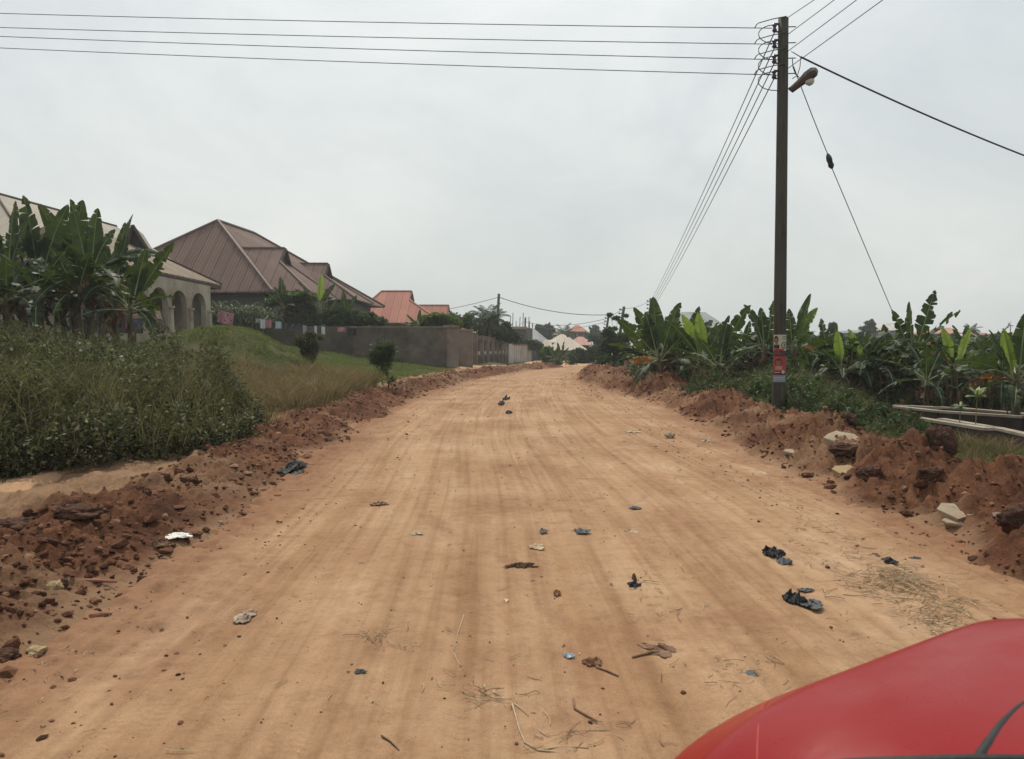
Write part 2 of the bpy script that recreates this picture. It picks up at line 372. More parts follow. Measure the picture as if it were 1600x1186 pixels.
def m_carred(t):
    v = t.coord(); n = t.noise(v, 300, 2)
    r = t.ramp(t.noise(v, 6, 5, .6), [(.35, (.24,.24,.24)), (.7, (.40,.40,.40))])
    p = t.bsdf((.22, .004, .004), r, t.bump(n, .04, .0005), .16); p.inputs['Coat Weight'].default_value = .04; p.inputs['Coat Roughness'].default_value = .12
    t.done(p)
M_carred = mat("red_car_paint", m_carred)
M_rubber = worn("black_trim", (.010, .010, .010), (.020, .020, .020), 8, .6, .2)
def m_glass(t): t.done(t.bsdf((.02, .025, .03), .06, None, .6))
M_glass = mat("dark_glass", m_glass)
def plain(name, c, rough=.7, spec=.3, vary=.85):
    return worn(name, tuple(x * vary for x in c), c, 6, rough, .25, .004, 60, spec)

# ---------------------------------------------------------------- terrain and road
# feet of the two soil banks, in metres (x, y)
LFT = np.array([(-2.35,-16),(-2.38,-4),(-2.42,0),(-2.44,3.75),(-2.56,8.75),(-2.85,13.5),(-2.95,18.2),(-2.84,24.6),(-2.5,29.4),(-1.8,37),(-0.4,44.5),(0.9,50),(3.0,56),(5.6,60),(9,62),(16,63.5),(30,64.5),(60,65)], float)
RGT = np.array([(3.3,-16),(3.35,-4),(3.4,0),(3.5,5.4),(3.58,8.95),(3.7,11.9),(3.9,16),(4.0,18.7),(4.0,23),(3.6,26.5),(3.15,31.2),(3.2,37.8),(4.0,46),(6.0,52),(9,55.5),(16,57.5),(30,58.5),(60,59)], float)
def xL(y): return np.interp(y, LFT[:, 1], LFT[:, 0])
def xR(y): return np.interp(y, RGT[:, 1], RGT[:, 0])
def G(x, y):
    """natural ground height"""
    x = np.asarray(x, float); y = np.asarray(y, float)
    u = xL(np.minimum(y, 58)) - x; v = x - xR(np.minimum(y, 52))
    zl = np.interp(u, [-1, 0, .9, 2.6, 4, 8, 12, 15, 25, 60], [-.1, -.02, .24, .30, .46, .95, 1.65, 1.9, 2.2, 2.6])
    zl = zl * np.interp(y, [-5, 3, 30, 60, 75], [.9, .95, 1, .85, .7])
    zr = np.interp(v, [0, .8, 2.2, 4.1, 4.9, 30], [-.02, .12, -.04, -.06, -.38, -.38])
    z = np.where(u > 0, zl, np.where(v > 0, zr, -.05))
    # grassy mound beside the veranda
    z = z + 1.42 * np.exp(-(((x + 9.6) / 2.5) ** 2 + ((y - 27) / 3.0) ** 2))
    # past the bend the land dips into a shallow valley
    zb = np.interp(x, [-40, -25, -12, -4, 5, 40], [2.0, 1.6, .9, -.1, -.1, -.3])
    z = z + (zb - z) * sstep(52, 66, y) * (x < 60)
    zf = np.interp(x, [-60, -20, -6, 5, 60, 200], [1.5, .8, -2.4, -2.4, -1.5, 0])
    z = z + (zf - z) * sstep(88, 112, y) * 1.0
    z = z + sstep(150, 700, y) * 3.0
    return z
def Gn(x, y): return G(x, y) + .05 * fbm(np.asarray(x) * .7, np.asarray(y) * .7, 0, 3, 3)
def gz(x, y): return float(Gn(np.array([x]), np.array([y]))[0])

def axis(lo, hi, c, d0, k):
    out = [c]; x = c
    while x < hi: x += d0 + k * abs(x - c); out.append(min(x, hi))
    x = c
    while x > lo: x -= d0 + k * abs(x - c); out.insert(0, max(x, lo))
    return np.array(out)
gx = axis(-900, 900, 0, .16, .022); gy = axis(-60, 1500, 3, .16, .022)
X, Y = np.meshgrid(gx, gy)
Z = Gn(X, Y)
u = xL(np.minimum(Y, 58)) - X; v = X - xR(np.minimum(Y, 52))
Z = np.where((u < .25) & (v < .25) & (Y < 62), Z - .12, Z)
Z = np.where((u > 0) & (u < 1.95) & (Y < 62) & (Y > -4), Z - .22, Z); Z = np.where((v > 0) & (v < 2.1) & (Y < 56) & (Y > -4), Z - .22, Z)
Z = np.where((Y > 56) & (Y < 66) & (X > 2), np.minimum(Z, -.13), Z)
# how grassy the soil is
gr = np.where(u > 0, sstep(2.2, 3.6, u + .5 * fbm(X * .5, Y * .5, 0, 3, 8)), 0) + np.where(v > 0, sstep(1.6, 2.6, v), 0)
gr = np.where((u > 0) & (Y < 12.5), gr * sstep(-5.2, -6.2, X + .3 * fbm(X, Y, 0, 2, 4)), gr)
patch = np.exp(-(((X + 4.7) / .9) ** 2 + ((Y - 14.5) / 1.6) ** 2)); gr = gr * (1 - .9 * np.clip(patch * 1.5, 0, 1))
patch = np.exp(-(((X + 3.9) / .9) ** 2 + ((Y - 26.5) / 3.5) ** 2)); gr = gr * (1 - .8 * np.clip(patch * 1.5, 0, 1))
gr = np.where((Y > 20) & (u > 5), gr + .4, gr); gr = np.where(Y > 88, 1, gr)
ny, nx = X.shape
idx = (np.arange(ny - 1)[:, None] * nx + np.arange(nx - 1)[None, :]).ravel()
Q = np.stack([idx, idx + 1, idx + nx + 1, idx + nx], 1)
g = mesh_obj('ground', np.stack([X, Y, Z], -1).reshape(-1, 3), Q, M_ground, None, True, attrs={'grassy': gr.ravel()})
tag(g, kind='structure')

def resample(c, step):
    seg = np.linalg.norm(np.diff(c, axis=0), axis=1); s = np.concatenate([[0], np.cumsum(seg)])
    return s, seg
def smoothcurve(c, n=4000):
    s, _ = resample(c, 0); t = np.linspace(0, s[-1], n)
    p = np.stack([np.interp(t, s, c[:, 0]), np.interp(t, s, c[:, 1])], 1)
    k = np.ones(61) / 61; q = p.copy()
    for a in (0, 1): q[30:-30, a] = np.convolve(p[:, a], k, 'valid')
    return q
def adaptive(c, near, k, maxy=None):
    """points along curve c whose spacing grows with distance to the camera"""
    out = [c[0]]; acc = 0
    for i in range(1, len(c)):
        acc += np.linalg.norm(c[i] - c[i - 1])
        d = max(near, k * math.hypot(c[i][0], max(c[i][1], 0)))
        if acc >= d: out.append(c[i]); acc = 0
    return np.array(out)
def road_h(x, y, u, v):
    crown = .03 * np.clip(np.minimum(u, v) / 2, 0, 1)
    w_ = u - 3.2; ruts = .016 * fbm(w_ * 1.9, y * .035, 0, 3, 21) + .007 * fbm(w_ * 6.5, y * .10, 0, 2, 25)
    return crown + ruts + .006 * fbm(w_ * 1.8, y * .30, 0, 4, 30) + .004 * fbm(x * 9, y * 9, 0, 2, 31)
Lc = smoothcurve(LFT); Rc = smoothcurve(RGT)
ts = [0]; yy = -16.
prm = np.linspace(0, 1, 4000)
Ly = Lc; 
# rows of the road run between matched points of the two feet
mid = (Lc + Rc) / 2
keep = [0]; acc = 0
for i in range(1, 4000):
    acc += np.linalg.norm(mid[i] - mid[i - 1]); d = max(.035, .010 * abs(mid[i][1])) if mid[i][1] > 0 else .5
    if acc > d: keep.append(i); acc = 0
# finer near the camera: interpolate between the kept samples
ks = np.array(keep, float); ks = np.unique(np.concatenate([ks, (ks[:-1] + ks[1:]) / 2]))
La = np.stack([np.interp(ks, np.arange(4000), Lc[:, a]) for a in (0, 1)], 1); Ra = np.stack([np.interp(ks, np.arange(4000), Rc[:, a]) for a in (0, 1)], 1)
ncol = 260; tt = np.linspace(-.09, 1.09, ncol)
X = La[:, None, 0] + (Ra - La)[:, None, 0] * tt[None]; Y = La[:, None, 1] + (Ra - La)[:, None, 1] * tt[None]
W = np.linalg.norm(Ra - La, axis=1)[:, None]
u = tt[None] * W; v = (1 - tt[None]) * W
Z = road_h(X, Y, u, v)
edge = np.clip(1 - np.minimum(u, v) / (.35 + .35 * (fbm(X * 1.1, Y * 1.1, 0, 3, 40) + 1)), 0, 1)
Z = Z + edge * .03 * (fbm(X * 7, Y * 7, 0, 3, 41) + .3)
nr = len(ks); idx = (np.arange(nr - 1)[:, None] * ncol + np.arange(ncol - 1)[None, :]).ravel()
Q = np.stack([idx, idx + 1, idx + ncol + 1, idx + ncol], 1)
road = mesh_obj('dirt_road', np.stack([X, Y, Z], -1).reshape(-1, 3), Q, M_road, None, True, attrs={'edge': edge.ravel(), 'across': u.ravel() + 0 * X.ravel(), 'along': (np.broadcast_to(np.concatenate([[0], np.cumsum(np.linalg.norm(np.diff((La + Ra) / 2, axis=0), axis=1))])[:, None], X.shape)).ravel()})
tag(road, kind='structure')
def rz_at(x, y):
    u = x - float(xL(y)); v = float(xR(y)) - x
    return float(road_h(np.array([x]), np.array([y]), np.array([u]), np.array([v]))[0])

def bank(name, c, side, wprof, hprof, amp, seed, s_end, breaks=()):
    c = c[(c[:, 1] > -3.5)]; s, _ = resample(c, 0); c = c[s < s_end]
    p = adaptive(c, .030, .0048); s, _ = resample(p, 0)
    T = np.gradient(p, axis=0); T /= np.linalg.norm(T, axis=1)[:, None]
    N = np.stack([-T[:, 1], T[:, 0]], 1) * side
    nw = 170; w = np.linspace(-.30, wprof[-1], nw)
    jig = .22 * fbm(s * .8, s * 0, 0, 4, seed)[:, None] * np.clip((wprof[-1] - w) / 1.2, 0, 1)[None]
    hs = ((.86 + .10 * fbm(s * .45, s * 0 + 3, 0, 3, seed + 5)) if side > 0 else (1 + .28 * fbm(s * .45, s * 0 + 3, 0, 3, seed + 5)))[:, None]
    if side > 0: hs = hs - .22 * np.exp(-((p[:, 1] - 9.3) / 3.0) ** 2)[:, None]
    for (a, b, k) in breaks: hs = hs * (1 - k * np.exp(-((s[:, None] - a) / b) ** 2))
    ww = w[None] + jig
    X = p[:, None, 0] + N[:, None, 0] * w[None]; Y = p[:, None, 1] + N[:, None, 1] * w[None]
    h = np.interp(ww, wprof, hprof) * hs
    body = np.clip(h / .22, 0, 1)
    n = amp * fbm(X * 2.2, Y * 2.2, 0, 3, seed + 9, .55) + amp * .55 * np.abs(fbm(X * 5.5, Y * 5.5, 0, 3, seed + 11, .6)) \
        + amp * .22 * fbm(X * 17, Y * 17, 0, 3, seed + 13, .65)
    n = n + amp * .30 * (1 - 2 * np.abs(fbm(X * 9, Y * 9, 0, 3, seed + 15, .6))) - amp * .25
    Z = h + body * n
    Z = np.maximum(Z, np.where(ww > wprof[-2] * .85, G(X, Y) - .02 + .03 * fbm(X * 3, Y * 3, 0, 4, seed + 30), -9))
    Z = np.where(w[None] < -.2, -.06, Z)
    Z[:, -1] = G(X[:, -1], Y[:, -1]) - .15; Z[:, 0] = -.1
    if s_end < 400: Z[-1] = -.2
    dry = np.clip(fbm(X * .9, Y * .9, 0, 3, seed + 20) * .6 + sstep(.25, -.1, ww) * .9 + (sstep(.95, 1.45, ww + .2 * fbm(X, Y, 0, 2, 3)) * 1.1 if side > 0 else 0), 0, 1)
    ns = len(p); idx = (np.arange(ns - 1)[:, None] * nw + np.arange(nw - 1)[None, :]).ravel()
    Q = np.stack([idx, idx + 1, idx + nw + 1, idx + nw], 1)
    if side > 0: Q = Q[:, ::-1]
    o = mesh_obj(name, np.stack([X, Y, Z], -1).reshape(-1, 3), Q, M_bank, None, True, attrs={'dry': dry.ravel()})
    tag(o, kind='structure'); return X, Y, Z
BL = bank('soil_bank', Lc, 1, [-.3, 0, .25, .62, .95, 1.35, 2.3], [-.06, 0, .13, .31, .38, .30, .25], .075, 60, 62)
BR = bank('soil_bank', Rc, -1, [-.3, 0, .30, .85, 1.25, 1.7, 2.5], [-.06, 0, .20, .52, .58, .30, -.2], .12, 80, 66, breaks=((25.5, 1.6, .8), (12.5, .8, .2), (18.0, 3.4, .42)))

# loose clods of soil lying on the banks and along their feet
ICO_V = []; 
def ico():
    p = (1 + 5 ** .5) / 2
    V = np.array([(-1,p,0),(1,p,0),(-1,-p,0),(1,-p,0),(0,-1,p),(0,1,p),(0,-1,-p),(0,1,-p),(p,0,-1),(p,0,1),(-p,0,-1),(-p,0,1)], float)
    V /= np.linalg.norm(V[0])
    Fc = np.array([(0,11,5),(0,5,1),(0,1,7),(0,7,10),(0,10,11),(1,5,9),(5,11,4),(11,10,2),(10,7,6),(7,1,8),(3,9,4),(3,4,2),(3,2,6),(3,6,8),(3,8,9),(4,9,5),(2,4,11),(6,2,10),(8,6,7),(9,8,1)])
    return V, Fc
def ico2(n=1):
    V, Fc = ico(); V = list(map(tuple, V))
    for _ in range(n):
        c = {}; N = []
        def md(a, b):
            k = (min(a, b), max(a, b))
            if k not in c:
                m = np.array(V[a]) + np.array(V[b]); V.append(tuple(m / np.linalg.norm(m))); c[k] = len(V) - 1
            return c[k]
        for a, b, d in Fc:
            x, y, z = md(a, b), md(b, d), md(d, a); N += [(a, x, z), (b, y, x), (d, z, y), (x, y, z)]
        Fc = np.array(N)
    return np.array(V), Fc
def rocks(name, C, S, m, seed=0, flat=.7, smooth=False, sub=0):
    V0, F0 = ico2(sub) if sub else ico(); n = len(C); r = np.random.RandomState(seed)
    V = V0[None] * (1 + .32 * (r.rand(n, len(V0), 1) - .5) * 2) * np.stack([S * (1 + .5 * r.rand(n)), S * (.8 + .5 * r.rand(n)), S * flat * (.7 + .5 * r.rand(n))], 1)[:, None, :]
    th = r.rand(n) * 6.28; c, s_ = np.cos(th)[:, None], np.sin(th)[:, None]
    V = np.stack([V[..., 0] * c - V[..., 1] * s_, V[..., 0] * s_ + V[..., 1] * c, V[..., 2]], -1) + C[:, None, :]
    Fc = (F0[None] + (np.arange(n) * len(V0))[:, None, None]).reshape(-1, 3)
    return mesh_obj(name, V.reshape(-1, 3), Fc, m, None, smooth)
def on_bank(B, n, r, lo, hi, ymax=60):
    X, Y, Z = B; rows = X.shape[0]; i = r.randint(0, rows - 2, n * 3); j = (r.uniform(lo, hi, n * 3) * (X.shape[1] - 1)).astype(int)
    k = (Y[i, j] < ymax) & (Y[i, j] > 1.2); i = i[k][:n]; j = j[k][:n]
    return np.stack([X[i, j], Y[i, j], Z[i, j]], 1)
r = np.random.RandomState(5)
C = np.concatenate([on_bank(BL, 7000, r, .08, .62), on_bank(BR, 7000, r, .06, .72)])
d = C[:, 1]; S = np.exp(r.normal(-4.65, .60, len(C))) * (1 + d * .020)
S = np.clip(S, .004, .065); C[:, 2] += S * .25
tag(rocks('soil_clods', C, S, M_clod, 1, .75), 'loose red soil clods scattered over the banks', 'soil clods', kind='stuff')
# crumbs strewn on the road
n = 4200; y = 2.2 + 45 * r.rand(n) ** 1.9; t_ = r.rand(n); near = r.rand(n) < .55
t_ = np.where(near, np.where(r.rand(n) < .5, r.rand(n) ** 2 * .20, 1 - r.rand(n) ** 2 * .22), t_)
x = xL(y) + (xR(y) - xL(y)) * t_
S = np.exp(r.normal(-5.75, .50, n)) * (1 + y * .03); S = np.where(near, S * 1.6, S); S = np.clip(S, .0015, .030)
z = road_h(x, y, x - xL(y), xR(y) - x)
tag(rocks('soil_crumbs', np.stack([x, y, z + S * .2], 1), S, M_clod, 2, .6), 'small crumbs of dark soil strewn on the dirt road', 'soil crumbs', kind='stuff')

# ---------------------------------------------------------------- foliage generators
def rand_unit(r, n):
    v = r.normal(size=(n, 3)); return v / np.linalg.norm(v, axis=1)[:, None]
def leaf_cards(C, D, Lh, Wd, r, roll=None):
    """diamond leaves folded along the midrib: centre C, direction D, length, width -> V, F (4 tris as 2 quads)"""
    n = len(C); A = rand_unit(r, n); S = np.cross(D, A); S /= np.linalg.norm(S, axis=1)[:, None] + 1e-9
    N = np.cross(S, D); L2 = Lh[:, None]; W2 = Wd[:, None]
    base = C - D * L2 * .5; tip = C + D * L2 * .5 - N * L2 * .12; m = C - D * L2 * .05
    l = m + S * W2 * .5 + N * W2 * .18; rr = m - S * W2 * .5 + N * W2 * .18
    V = np.stack([base, rr, tip, l], 1).reshape(-1, 3); Fc = np.arange(n * 4).reshape(n, 4)
    return V, Fc
def blades(Pb, H, lean, Wd, r, seg=2):
    """grass blades: base points, heights -> tapering bent strips"""
    n = len(Pb); th = r.rand(n) * 6.28; dx, dy = np.cos(th), np.sin(th); ln = lean * H * (.3 + r.rand(n))
    px_, py_ = -dy * Wd / 2, dx * Wd / 2; a = r.rand(n) * 6.28; px_, py_ = np.cos(a) * Wd / 2, np.sin(a) * Wd / 2
    rows = []
    for k in range(seg + 1):
        t = k / seg; c = np.stack([Pb[:, 0] + dx * ln * t * t, Pb[:, 1] + dy * ln * t * t, Pb[:, 2] + H * t * (1 - .18 * t * lean)], 1)
        w = (1 - t) ** .7 if k < seg else .08; o = np.stack([px_ * w, py_ * w, 0 * px_], 1); rows += [c - o, c + o]
    V = np.stack(rows, 1); m = 2 * (seg + 1); base = (np.arange(n) * m)[:, None]
    Fc = np.concatenate([base + np.array([[2 * k, 2 * k + 1, 2 * k + 3, 2 * k + 2]]) for k in range(seg)], 0)
    return V.reshape(-1, 3), Fc
def joinq(parts):
    off = 0; Vs = []; Fs = []
    for V, Fc in parts: Vs.append(V); Fs.append(Fc + off); off += len(V)
    return np.concatenate(Vs), np.concatenate(Fs)

# ---------------------------------------------------------------- weed thicket, grass
def in_poly(x, y, poly):
    ins = np.zeros(x.shape, bool); n = len(poly)
    for i in range(n):
        x1, y1 = poly[i]; x2, y2 = poly[(i + 1) % n]
        c = ((y1 > y) != (y2 > y)) & (x < (x2 - x1) * (y - y1) / (y2 - y1 + 1e-12) + x1); ins ^= c
    return ins
def edge_dist(x, y, poly):
    d = np.full(x.shape, 1e9); n = len(poly)
    for i in range(n):
        a = np.array(poly[i]); b = np.array(poly[(i + 1) % n]); ab = b - a
        t = np.clip(((x - a[0]) * ab[0] + (y - a[1]) * ab[1]) / (ab @ ab), 0, 1)
        d = np.minimum(d, np.hypot(x - a[0] - t * ab[0], y - a[1] - t * ab[1]))
    return d
def thicket(poly, n, hfun, leaf, r, stems=0, bias=.45, layers=3.0):
    xs = [p[0] for p in poly]; ys = [p[1] for p in poly]
    x = r.uniform(min(xs), max(xs), n * 3); y = min(ys) + (max(ys) - min(ys)) * r.rand(n * 3) ** 1.35
    k = in_poly(x, y, poly); x = x[k][:n]; y = y[k][:n]; e = edge_dist(x, y, poly)
    H = hfun(x, y) * np.clip(e / .55, .25, 1) ** .6 * (1 + .30 * fbm(x * 1.2, y * 1.2, 0, 3, 91) + .25 * fbm(x * 4, y * 4, 0, 2, 95))
    g0 = Gn(x, y)
    f = r.rand(len(x)) ** np.where(e < .6, 1.0, bias)
    clump = (vnoise(x * 2.6, y * 2.6, f * H * 2.6, 77) > -.18) & (vnoise(x * 7, y * 7, f * H * 7, 78) > -.45)
    x, y, H, g0, f = (a[clump] for a in (x, y, H, g0, f)); n = len(x)
    q = np.where(edge_dist(x, y, poly) < .9)[0]; q = r.choice(q, min(len(q) * 2, 60000)); x, y, H, g0, f = (np.concatenate([a, a[q]]) for a in (x, y, H, g0, f)); m_ = len(q); n = len(x)
    x[-m_:] += r.normal(0, .08, m_); y[-m_:] += r.normal(0, .08, m_); f[-m_:] = r.rand(m_) * .8
    dist = np.hypot(x, y); C = np.stack([x, y, g0 + f * H], 1)
    D = rand_unit(r, n); D[:, 2] = D[:, 2] * .6 + .3; D /= np.linalg.norm(D, axis=1)[:, None]
    Ls = leaf * (.6 + .9 * r.rand(n)) * (1 + .05 * dist); parts = [leaf_cards(C, D, Ls, Ls * (.32 + .25 * r.rand(n)), r)]
    st = None
    if stems:
        q = r.choice(n, stems, replace=False); Pb = np.stack([x[q], y[q], g0[q] + H[q] * .35], 1)
        st = blades(Pb, H[q] * (.65 + .45 * r.rand(stems)), .5, .006 * (1 + .10 * dist[q]), r)
    return joinq(parts), st
r = np.random.RandomState(11)
polyL = [(-5.15, 7.4), (-4.45, 8.4), (-3.92, 9.6), (-3.85, 11.2), (-4.05, 12.8), (-4.7, 14.2), (-5.8, 15.4), (-7.6, 18), (-9.5, 22), (-16, 22), (-24, 21), (-13, 9), (-10, 7.0), (-7, 6.9)]
hL = lambda x, y: np.interp(np.hypot(x + 4.5, y - 10), [0, 2, 6, 10, 14, 20], [1.02, 1.10, 1.02, .74, .60, .60])
(a, b), st = thicket(polyL, 380000, hL, .044, r, 6000)
wl = mesh_obj('weed_thicket', a, b, M_weed); tag(wl, 'dense green weed thicket beside the road on the left', 'weeds', kind='stuff')
_x = r.uniform(-17, -3.9, 160000); _y = 7.2 + 14.8 * r.rand(160000) ** 1.4; _k = in_poly(_x, _y, polyL); _x, _y = _x[_k][:20000], _y[_k][:20000]; _e = np.clip(edge_dist(_x, _y, polyL) / .55, .3, 1) ** .6; _H = hL(_x, _y) * _e
_g = blades(np.stack([_x, _y, Gn(_x, _y) + _H * .45], 1), _H * (.45 + .35 * r.rand(len(_x))), .8, .006 * (1 + .08 * np.hypot(_x, _y)), r)
q = mesh_obj('thicket_grass', _g[0], _g[1], M_thg); tag(q, 'tall yellowish grass blades growing through the left weed thicket', 'grass', kind='stuff')
q = mesh_obj('weed_stalks', st[0], st[1], M_stem); tag(q, 'thin pale seed stalks standing up out of the left weed thicket', 'weed stalks', kind='stuff')
# dim inner mass of the thicket: twigs
def twigs(poly, n, h, r):
    xs = [p[0] for p in poly]; ys = [p[1] for p in poly]; x = r.uniform(min(xs), max(xs), n * 3); y = r.uniform(min(ys), max(ys), n * 3)
    k = in_poly(x, y, poly); x = x[k][:n]; y = y[k][:n]
    return blades(np.stack([x, y, Gn(x, y) - .03], 1), h * (.6 + .5 * r.rand(len(x))), .6, .012 + 0 * x, r)
# verge weeds, right
polyR = [(5.9, 12.0), (5.5, 15.2), (5.4, 19), (5.0, 23.2), (5.4, 27), (9, 27), (16, 25), (16, 21.5), (9.6, 20.3), (7.9, 18.6), (7.5, 15.5), (7.3, 13)]
hR = lambda x, y: np.interp(y, [12, 14, 16, 19, 27], [.18, .52, .62, .80, .9]) * np.interp(x, [5, 6, 9, 16], [.8, 1, .85, .7])
(a, b), st = thicket(polyR, 130000, hR, .055, r, 5200)
wr = mesh_obj('verge_weeds', a, b, M_verge); tag(wr, 'leafy green weeds along the verge behind the right soil bank', 'weeds', kind='stuff')
q = mesh_obj('weed_stalks', st[0], st[1], M_dryg); tag(q, 'dry brown stalks among the weeds round the utility pole', 'weed stalks', kind='stuff')

def scatter_grass(n, xr, yr, keep, hfun, lean, w, r, seed):
    x = r.uniform(*xr, n); y = r.uniform(*yr, n); k = keep(x, y) & (fbm(x * .9, y * .9, 0, 3, seed) > -.55 + .5 * r.rand(n) - .25)
    x, y = x[k], y[k]; d = np.hypot(x, y); H = hfun(x, y) * (.5 + .8 * r.rand(len(x)))
    return blades(np.stack([x, y, Gn(x, y) - .02], 1), H, lean, w * (1 + .09 * d), r)
uu = lambda x, y: xL(np.minimum(y, 58)) - x
notL = lambda x, y: ~in_poly(x, y, polyL)
bare = lambda x, y: (np.exp(-(((x + 4.7) / .9) ** 2 + ((y - 14.5) / 1.6) ** 2)) < .5) & (np.exp(-(((x + 3.9) / .9) ** 2 + ((y - 26.5) / 3.5) ** 2)) < .5)
r = np.random.RandomState(12)
dry = scatter_grass(90000, (-11, -3.2), (12.5, 27), lambda x, y: (uu(x, y) > 1.25) & notL(x, y) & bare(x, y) & (np.hypot((x + 9.6) / 2.9, (y - 27.5) / 3.8) > .95 + .15 * vnoise(x, y)),
    lambda x, y: np.interp(y, [12, 16, 24, 27], [.38, .50, .48, .25]) * (1 + .6 * vnoise(x * .8, y * .8, 0, 5) + .5 * vnoise(x * 3, y * 3, 0, 6)), .9, .007, r, 50)
q = mesh_obj('dry_grass', *dry, M_dryg); tag(q, 'brown dry grass in front of the grassy mound', 'dry grass', kind='stuff')
grn = scatter_grass(150000, (-15, -3.6), (20, 47), lambda x, y: (uu(x, y) > 2.0) & notL(x, y) & bare(x, y) & ((y > 26) | (np.hypot((x + 9.6) / 2.9, (y - 27.5) / 3.8) < 1.05)),
    lambda x, y: .13 + .05 * vnoise(x, y, 0, 6), .9, .006, r, 51)
q = mesh_obj('green_grass', *grn, M_grass); tag(q, 'short green grass over the mound and up to the block wall', 'grass', kind='stuff')
gr2 = scatter_grass(26000, (5.6, 9.5), (8, 17), lambda x, y: (x - xR(y) > 2.0), lambda x, y: .13 + 0 * x, .9, .005, r, 52)
q = mesh_obj('green_grass', *gr2, M_grass); tag(q, 'thin grass strip between the right soil bank and the concrete foundation', 'grass', kind='stuff')
dr2 = scatter_grass(15000, (5.2, 9.0), (9, 19), lambda x, y: (x - xR(y) > 1.7) & (vnoise(x * 1.1, y * 1.1, 0, 19) > -.1), lambda x, y: .30 + .1 * vnoise(x, y, 0, 2), .9, .005, r, 57)
q = mesh_obj('dry_grass', *dr2, M_dryg); tag(q, 'dry brown grass tufts between the right soil bank, the pole and the foundation', 'dry grass', kind='stuff')
# a thin fringe of tufts on top of the left bank
fr = scatter_grass(16000, (-5.5, -3.0), (13, 44), lambda x, y: (uu(x, y) > .9) & (uu(x, y) < 2.4) & (vnoise(x * 1.2, y * 1.2, 0, 9) > .25), lambda x, y: .22 + 0 * x, .9, .004, r, 53)
q = mesh_obj('dry_grass', *fr, M_dryg); tag(q, 'sparse dry tufts on the crest of the left soil bank', 'dry grass', kind='stuff')

# ---------------------------------------------------------------- banana plants
def nrm_(a): return a / (np.linalg.norm(a) + 1e-9)
def banana_leaf(mb, base, az, el, Ln, W, droop, tat, r, fold=.45, m=0, mr=1, pet=.20, roll=None):
    """one blade: petiole, midrib and two torn halves"""
    n = 16; pts = [np.array(base, float)]; dirs = []
    side = np.array([-math.sin(az), math.cos(az), 0]); wob = r.uniform(-.12, .12)
    for i in range(n):
        t = (i + .5) / n; e = el - droop * max(0, t - .08) ** 1.6; a = az + wob * t
        d = np.array([math.cos(a) * math.cos(e), math.sin(a) * math.cos(e), math.sin(e)]); dirs.append(d); pts.append(pts[-1] + d * Ln / n)
    pts = np.array(pts); dirs.append(dirs[-1]); dirs = np.array(dirs)
    mb.tube(pts, np.linspace(.022, .004, n + 1), 5, mr, False)
    tt = np.linspace(0, 1, n + 1)
    def at(t):
        return np.array([np.interp(t, tt, pts[:, a]) for a in range(3)]), nrm_(np.array([np.interp(t, tt, dirs[:, a]) for a in range(3)]))
    def wid(t):
        q = np.clip((t - pet) / (1 - pet), 0, 1); return W / 2 * (np.clip(q / .22, 0, 1) ** .55) * (np.clip((1 - q) / .48, 0, 1) ** .62) + .002
    roll = r.uniform(-.5, .5) if roll is None else roll
    for sgn in (-1, 1):
        t = pet; prev = fold
        while t < .999:
            st = r.uniform(.035, .13) if tat > .05 else .10; t2 = min(1, t + st)
            if 1 - t2 < .02: t2 = 1
            k = 3; ph = fold + r.uniform(-1, .35) * tat * 1.3 if tat > .05 else fold + .12 * math.sin(t * 9 + roll * 5)
            sweep = .22 + r.uniform(-.3, .3) * tat; shr = tat * r.uniform(.02, .28)
            V = []
            for j in range(k + 1):
                s = t + (t2 - t) * j / k; p, d = at(s); sd = nrm_(np.cross(d, np.array([0, 0, 1.0]))) if abs(d[2]) < .97 else side
                c_, s_ = math.cos(roll), math.sin(roll); up = np.cross(sd, d); sd2 = sd * c_ + up * s_; up2 = up * c_ - sd * s_
                out = sd2 * sgn; w = wid(s)
                phj = ph if tat > .05 else fold + .10 * math.sin(s * 9 + roll * 5)
                dm = nrm_(out * math.cos(phj) + up2 * math.sin(phj) + d * sweep); dd = nrm_(out * math.cos(phj - .35) + up2 * math.sin(phj - .35) + d * sweep)
                mid_s = (t + t2) / 2; pe, _ = at(s + (mid_s - s) * shr * 2)
                ruf = 1 + (.03 * math.sin(s * 60) if tat < .05 else r.uniform(-.10, .06) * min(1, tat * 2))
                V += [p, p + dm * w * .5, pe + (dm * .5 + dd * .5) * w * ruf]
            Fc = []
            for j in range(k):
                a = j * 3; Fc += [(a, a + 1, a + 4, a + 3), (a + 1, a + 2, a + 5, a + 4)]
            mb.add(V, Fc, m); t = t2
